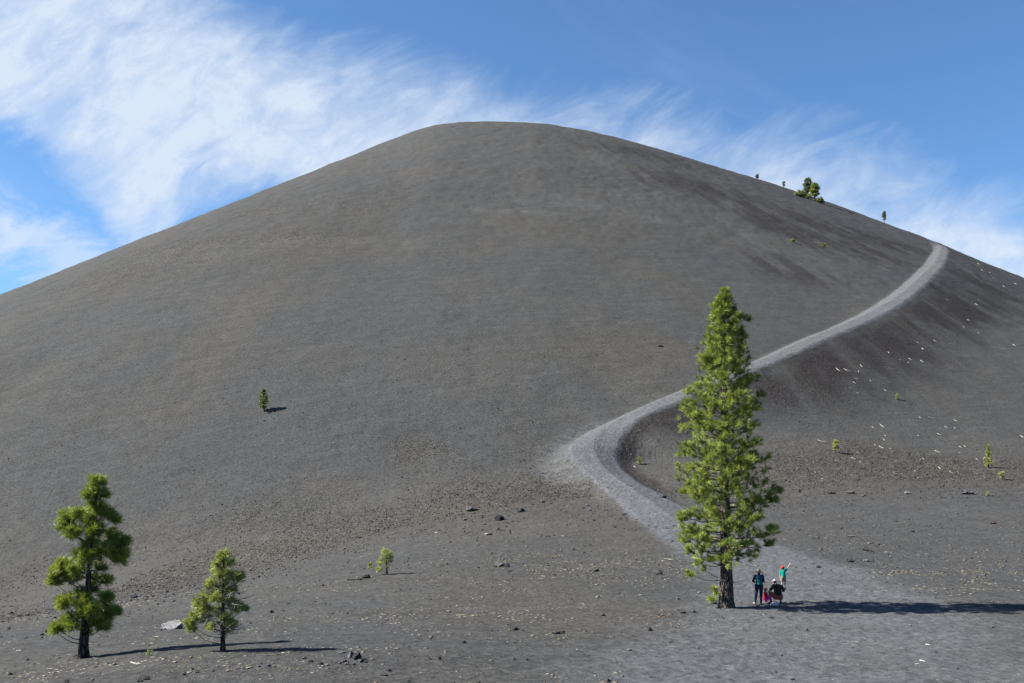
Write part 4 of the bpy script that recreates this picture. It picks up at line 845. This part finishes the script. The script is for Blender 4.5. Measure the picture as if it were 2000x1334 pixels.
M_GREEN = cloth('green_shirt', (.0, .30, .22)); fuse('shirt', [capsule(P3(0, 0, .84), P3(0, 0, 1.08), .125, .125), capsule(sh[0], sh[1], .066, .066)]+[capsule(sh[i], sh[i]+(el[i]-sh[i])*.62, .06, .058) for i in (0, 1)], M_GREEN, root, .011)
M_KHAKI = cloth('khaki_shorts', (.34, .24, .20)); fuse('shorts', [capsule(P3(-.04, 0, .78), P3(.04, 0, .78), .105, .105)]+[capsule(hip[i], hip[i]+(kn[i]-hip[i])*.55, .088, .08) for i in (0, 1)], M_KHAKI, root, .011)
M_RED = cloth('red_cap_cloth', (.62, .035, .05)); fuse('cap', [ellip(hc+A_((0, 0, .045)), (.093, .10, .082)), capsule(hc+A_((-.02, .10, .045)), hc+A_((.03, .13, .045)), .028, .026)], M_RED, root, .010)
fuse('hair', [ellip(hc+A_((0, -.015, .0)), (.085, .09, .085))], M_HAIRB, root, .011)
for i in (0, 1): shoe(root, an[i], toe[i], M_DSHOE if i else M_SHOE, .8)

# man squatting with his back to the camera
p = seat(1518, 1180); root = tag(empty('person', p), 'man squatting on the ground in a white cap, black shirt and rust red shorts', 'person')
hip = [A_((-.06, -.02, .34)), A_((.16, -.04, .33))]; kn = [A_((-.31, .18, .55)), A_((.26, .40, .52))]; an = [A_((-.27, .06, .09)), A_((.20, .06, .10))]; toe = [A_((-.34, .22, .035)), A_((.24, .26, .035))]
sh = [A_((-.10, .16, .86)), A_((.26, .10, .85))]; el = [A_((-.28, .22, .64)), A_((.40, .10, .62))]; wr = [A_((-.34, .30, .58)), A_((.30, .32, .58))]
hc = A_((-.03, .24, 1.06)); hp, f, s_, u = head(hc, (-.65, .75), 1.02, -.15); body = hp+[capsule((.06, .13, .88), hc, .06, .055), capsule((.05, -.02, .40), (.07, .10, .80), .15, .16), capsule(sh[0], sh[1], .075, .075)]
for i in (0, 1): body += limbchain([hip[i], kn[i], an[i], toe[i]], [.105, .065, .045, .032])+limbchain([sh[i], el[i], wr[i]], [.055, .043, .031])
body += hand(wr[0], (-.3, .3, -.5), (0, 0, 1), 1.)+hand(wr[1], (-.2, .5, -.4), (0, 0, 1), 1.)
fuse('body', body, M_SKIN, root, .009); eyes(root, hc, f, s_, u, 1.02)
M_BLACK = cloth('black_shirt', (.035, .028, .030)); fuse('shirt', [capsule((.05, -.01, .46), (.07, .11, .80), .178, .185), capsule(sh[0], sh[1], .095, .095)]+[capsule(sh[i], sh[i]+(el[i]-sh[i])*.75, .085, .078) for i in (0, 1)], M_BLACK, root, .012)
M_RUST = cloth('rust_shorts', (.40, .10, .08)); fuse('shorts', [capsule((-.04, -.03, .36), (.14, -.04, .35), .15, .15)]+[capsule(hip[i], hip[i]+(kn[i]-hip[i])*.7, .135, .115) for i in (0, 1)], M_RUST, root, .012)
M_WHITE = cloth('white_cap_cloth', (.62, .60, .62)); fuse('cap', [ellip(hc+A_((0, 0, .05)), (.10, .105, .085)), capsule(hc+A_((-.09, .10, .05)), hc+A_((-.05, .14, .05)), .03, .028)], M_WHITE, root, .010)
fuse('hair', [ellip(hc+A_((.01, -.02, -.01)), (.092, .095, .085))], M_HAIRB, root, .011)
for i in (0, 1): shoe(root, an[i], toe[i], M_DSHOE, 1.05)

# little girl sitting between them
p = seat(1496, 1178); root = tag(empty('person', p), 'small blonde child in a red top and pink trousers sitting beside the squatting man', 'person'); q = 1.
hip = [A_((-.02, .02, .15)), A_((-.02, -.12, .15))]; kn = [A_((.18, .04, .36)), A_((.17, -.12, .34))]; an = [A_((.25, .04, .07)), A_((.24, -.13, .07))]; toe = [A_((.36, .04, .03)), A_((.35, -.14, .03))]
sh = [A_((-.02, .06, .50)), A_((-.02, -.15, .50))]; el = [A_((.06, .10, .38)), A_((.06, -.20, .37))]; wr = [A_((.17, .06, .38)), A_((.17, -.15, .38))]
hc = A_((.02, -.04, .69)); hp, f, s_, u = head(hc, (.95, -.1), .9, -.1); body = hp+[capsule((-.01, -.04, .50), hc, .036, .036), capsule((-.03, -.05, .18), (-.02, -.05, .44), .10, .09), capsule(sh[0], sh[1], .04, .04)]
for i in (0, 1): body += limbchain([hip[i], kn[i], an[i], toe[i]], [.06, .042, .032, .024])+limbchain([sh[i], el[i], wr[i]], [.033, .026, .02])+hand(wr[i], (.8, 0, -.3), (0, 0, 1), .65)
fuse('body', body, M_SKIN, root, .008); eyes(root, hc, f, s_, u, .9)
M_CRIM = cloth('red_top', (.50, .012, .06)); fuse('top', [capsule((-.03, -.05, .22), (-.02, -.05, .44), .122, .108), capsule(sh[0], sh[1], .056, .056)]+[capsule(sh[i], sh[i]+(el[i]-sh[i])*.6, .05, .046) for i in (0, 1)], M_CRIM, root, .011)
M_PINK = cloth('pink_trousers', (.85, .08, .45)); fuse('trousers', [capsule(hip[0], hip[1], .085, .085)]+sum([limbchain([hip[i], kn[i], an[i]], [.08, .06, .048]) for i in (0, 1)], []), M_PINK, root, .011)
M_BLOND = cloth('blonde_hair', (.55, .38, .20)); fuse('hair', [ellip(hc+A_((-.02, 0, .025)), (.085, .085, .085)), capsule(hc+A_((-.07, 0, 0)), hc+A_((-.09, 0, -.12)), .05, .03)], M_BLOND, root, .010)
for i in (0, 1): shoe(root, an[i], toe[i], M_SHOE, .65)
# their bag
p = seat(1513, 1184); root = tag(empty('bag', p), 'pale soft bag lying on the ground in front of the squatting man', 'bag')
fuse('bag_body', [capsule((-.13, 0, .08), (.14, .03, .09), .085, .10), capsule((-.05, -.02, .13), (.08, 0, .15), .06, .05)], cloth('pale_bag_cloth', (.48, .48, .52)), root, .012)
Vv, ff = tube([(-.08, -.03, .17), (-.05, -.05, .25), (.04, -.05, .26), (.09, -.03, .19)], [.012]*4, 6); g = Geo(); g.add(Vv, ff); g.build('strap', M_DSHOE, root)
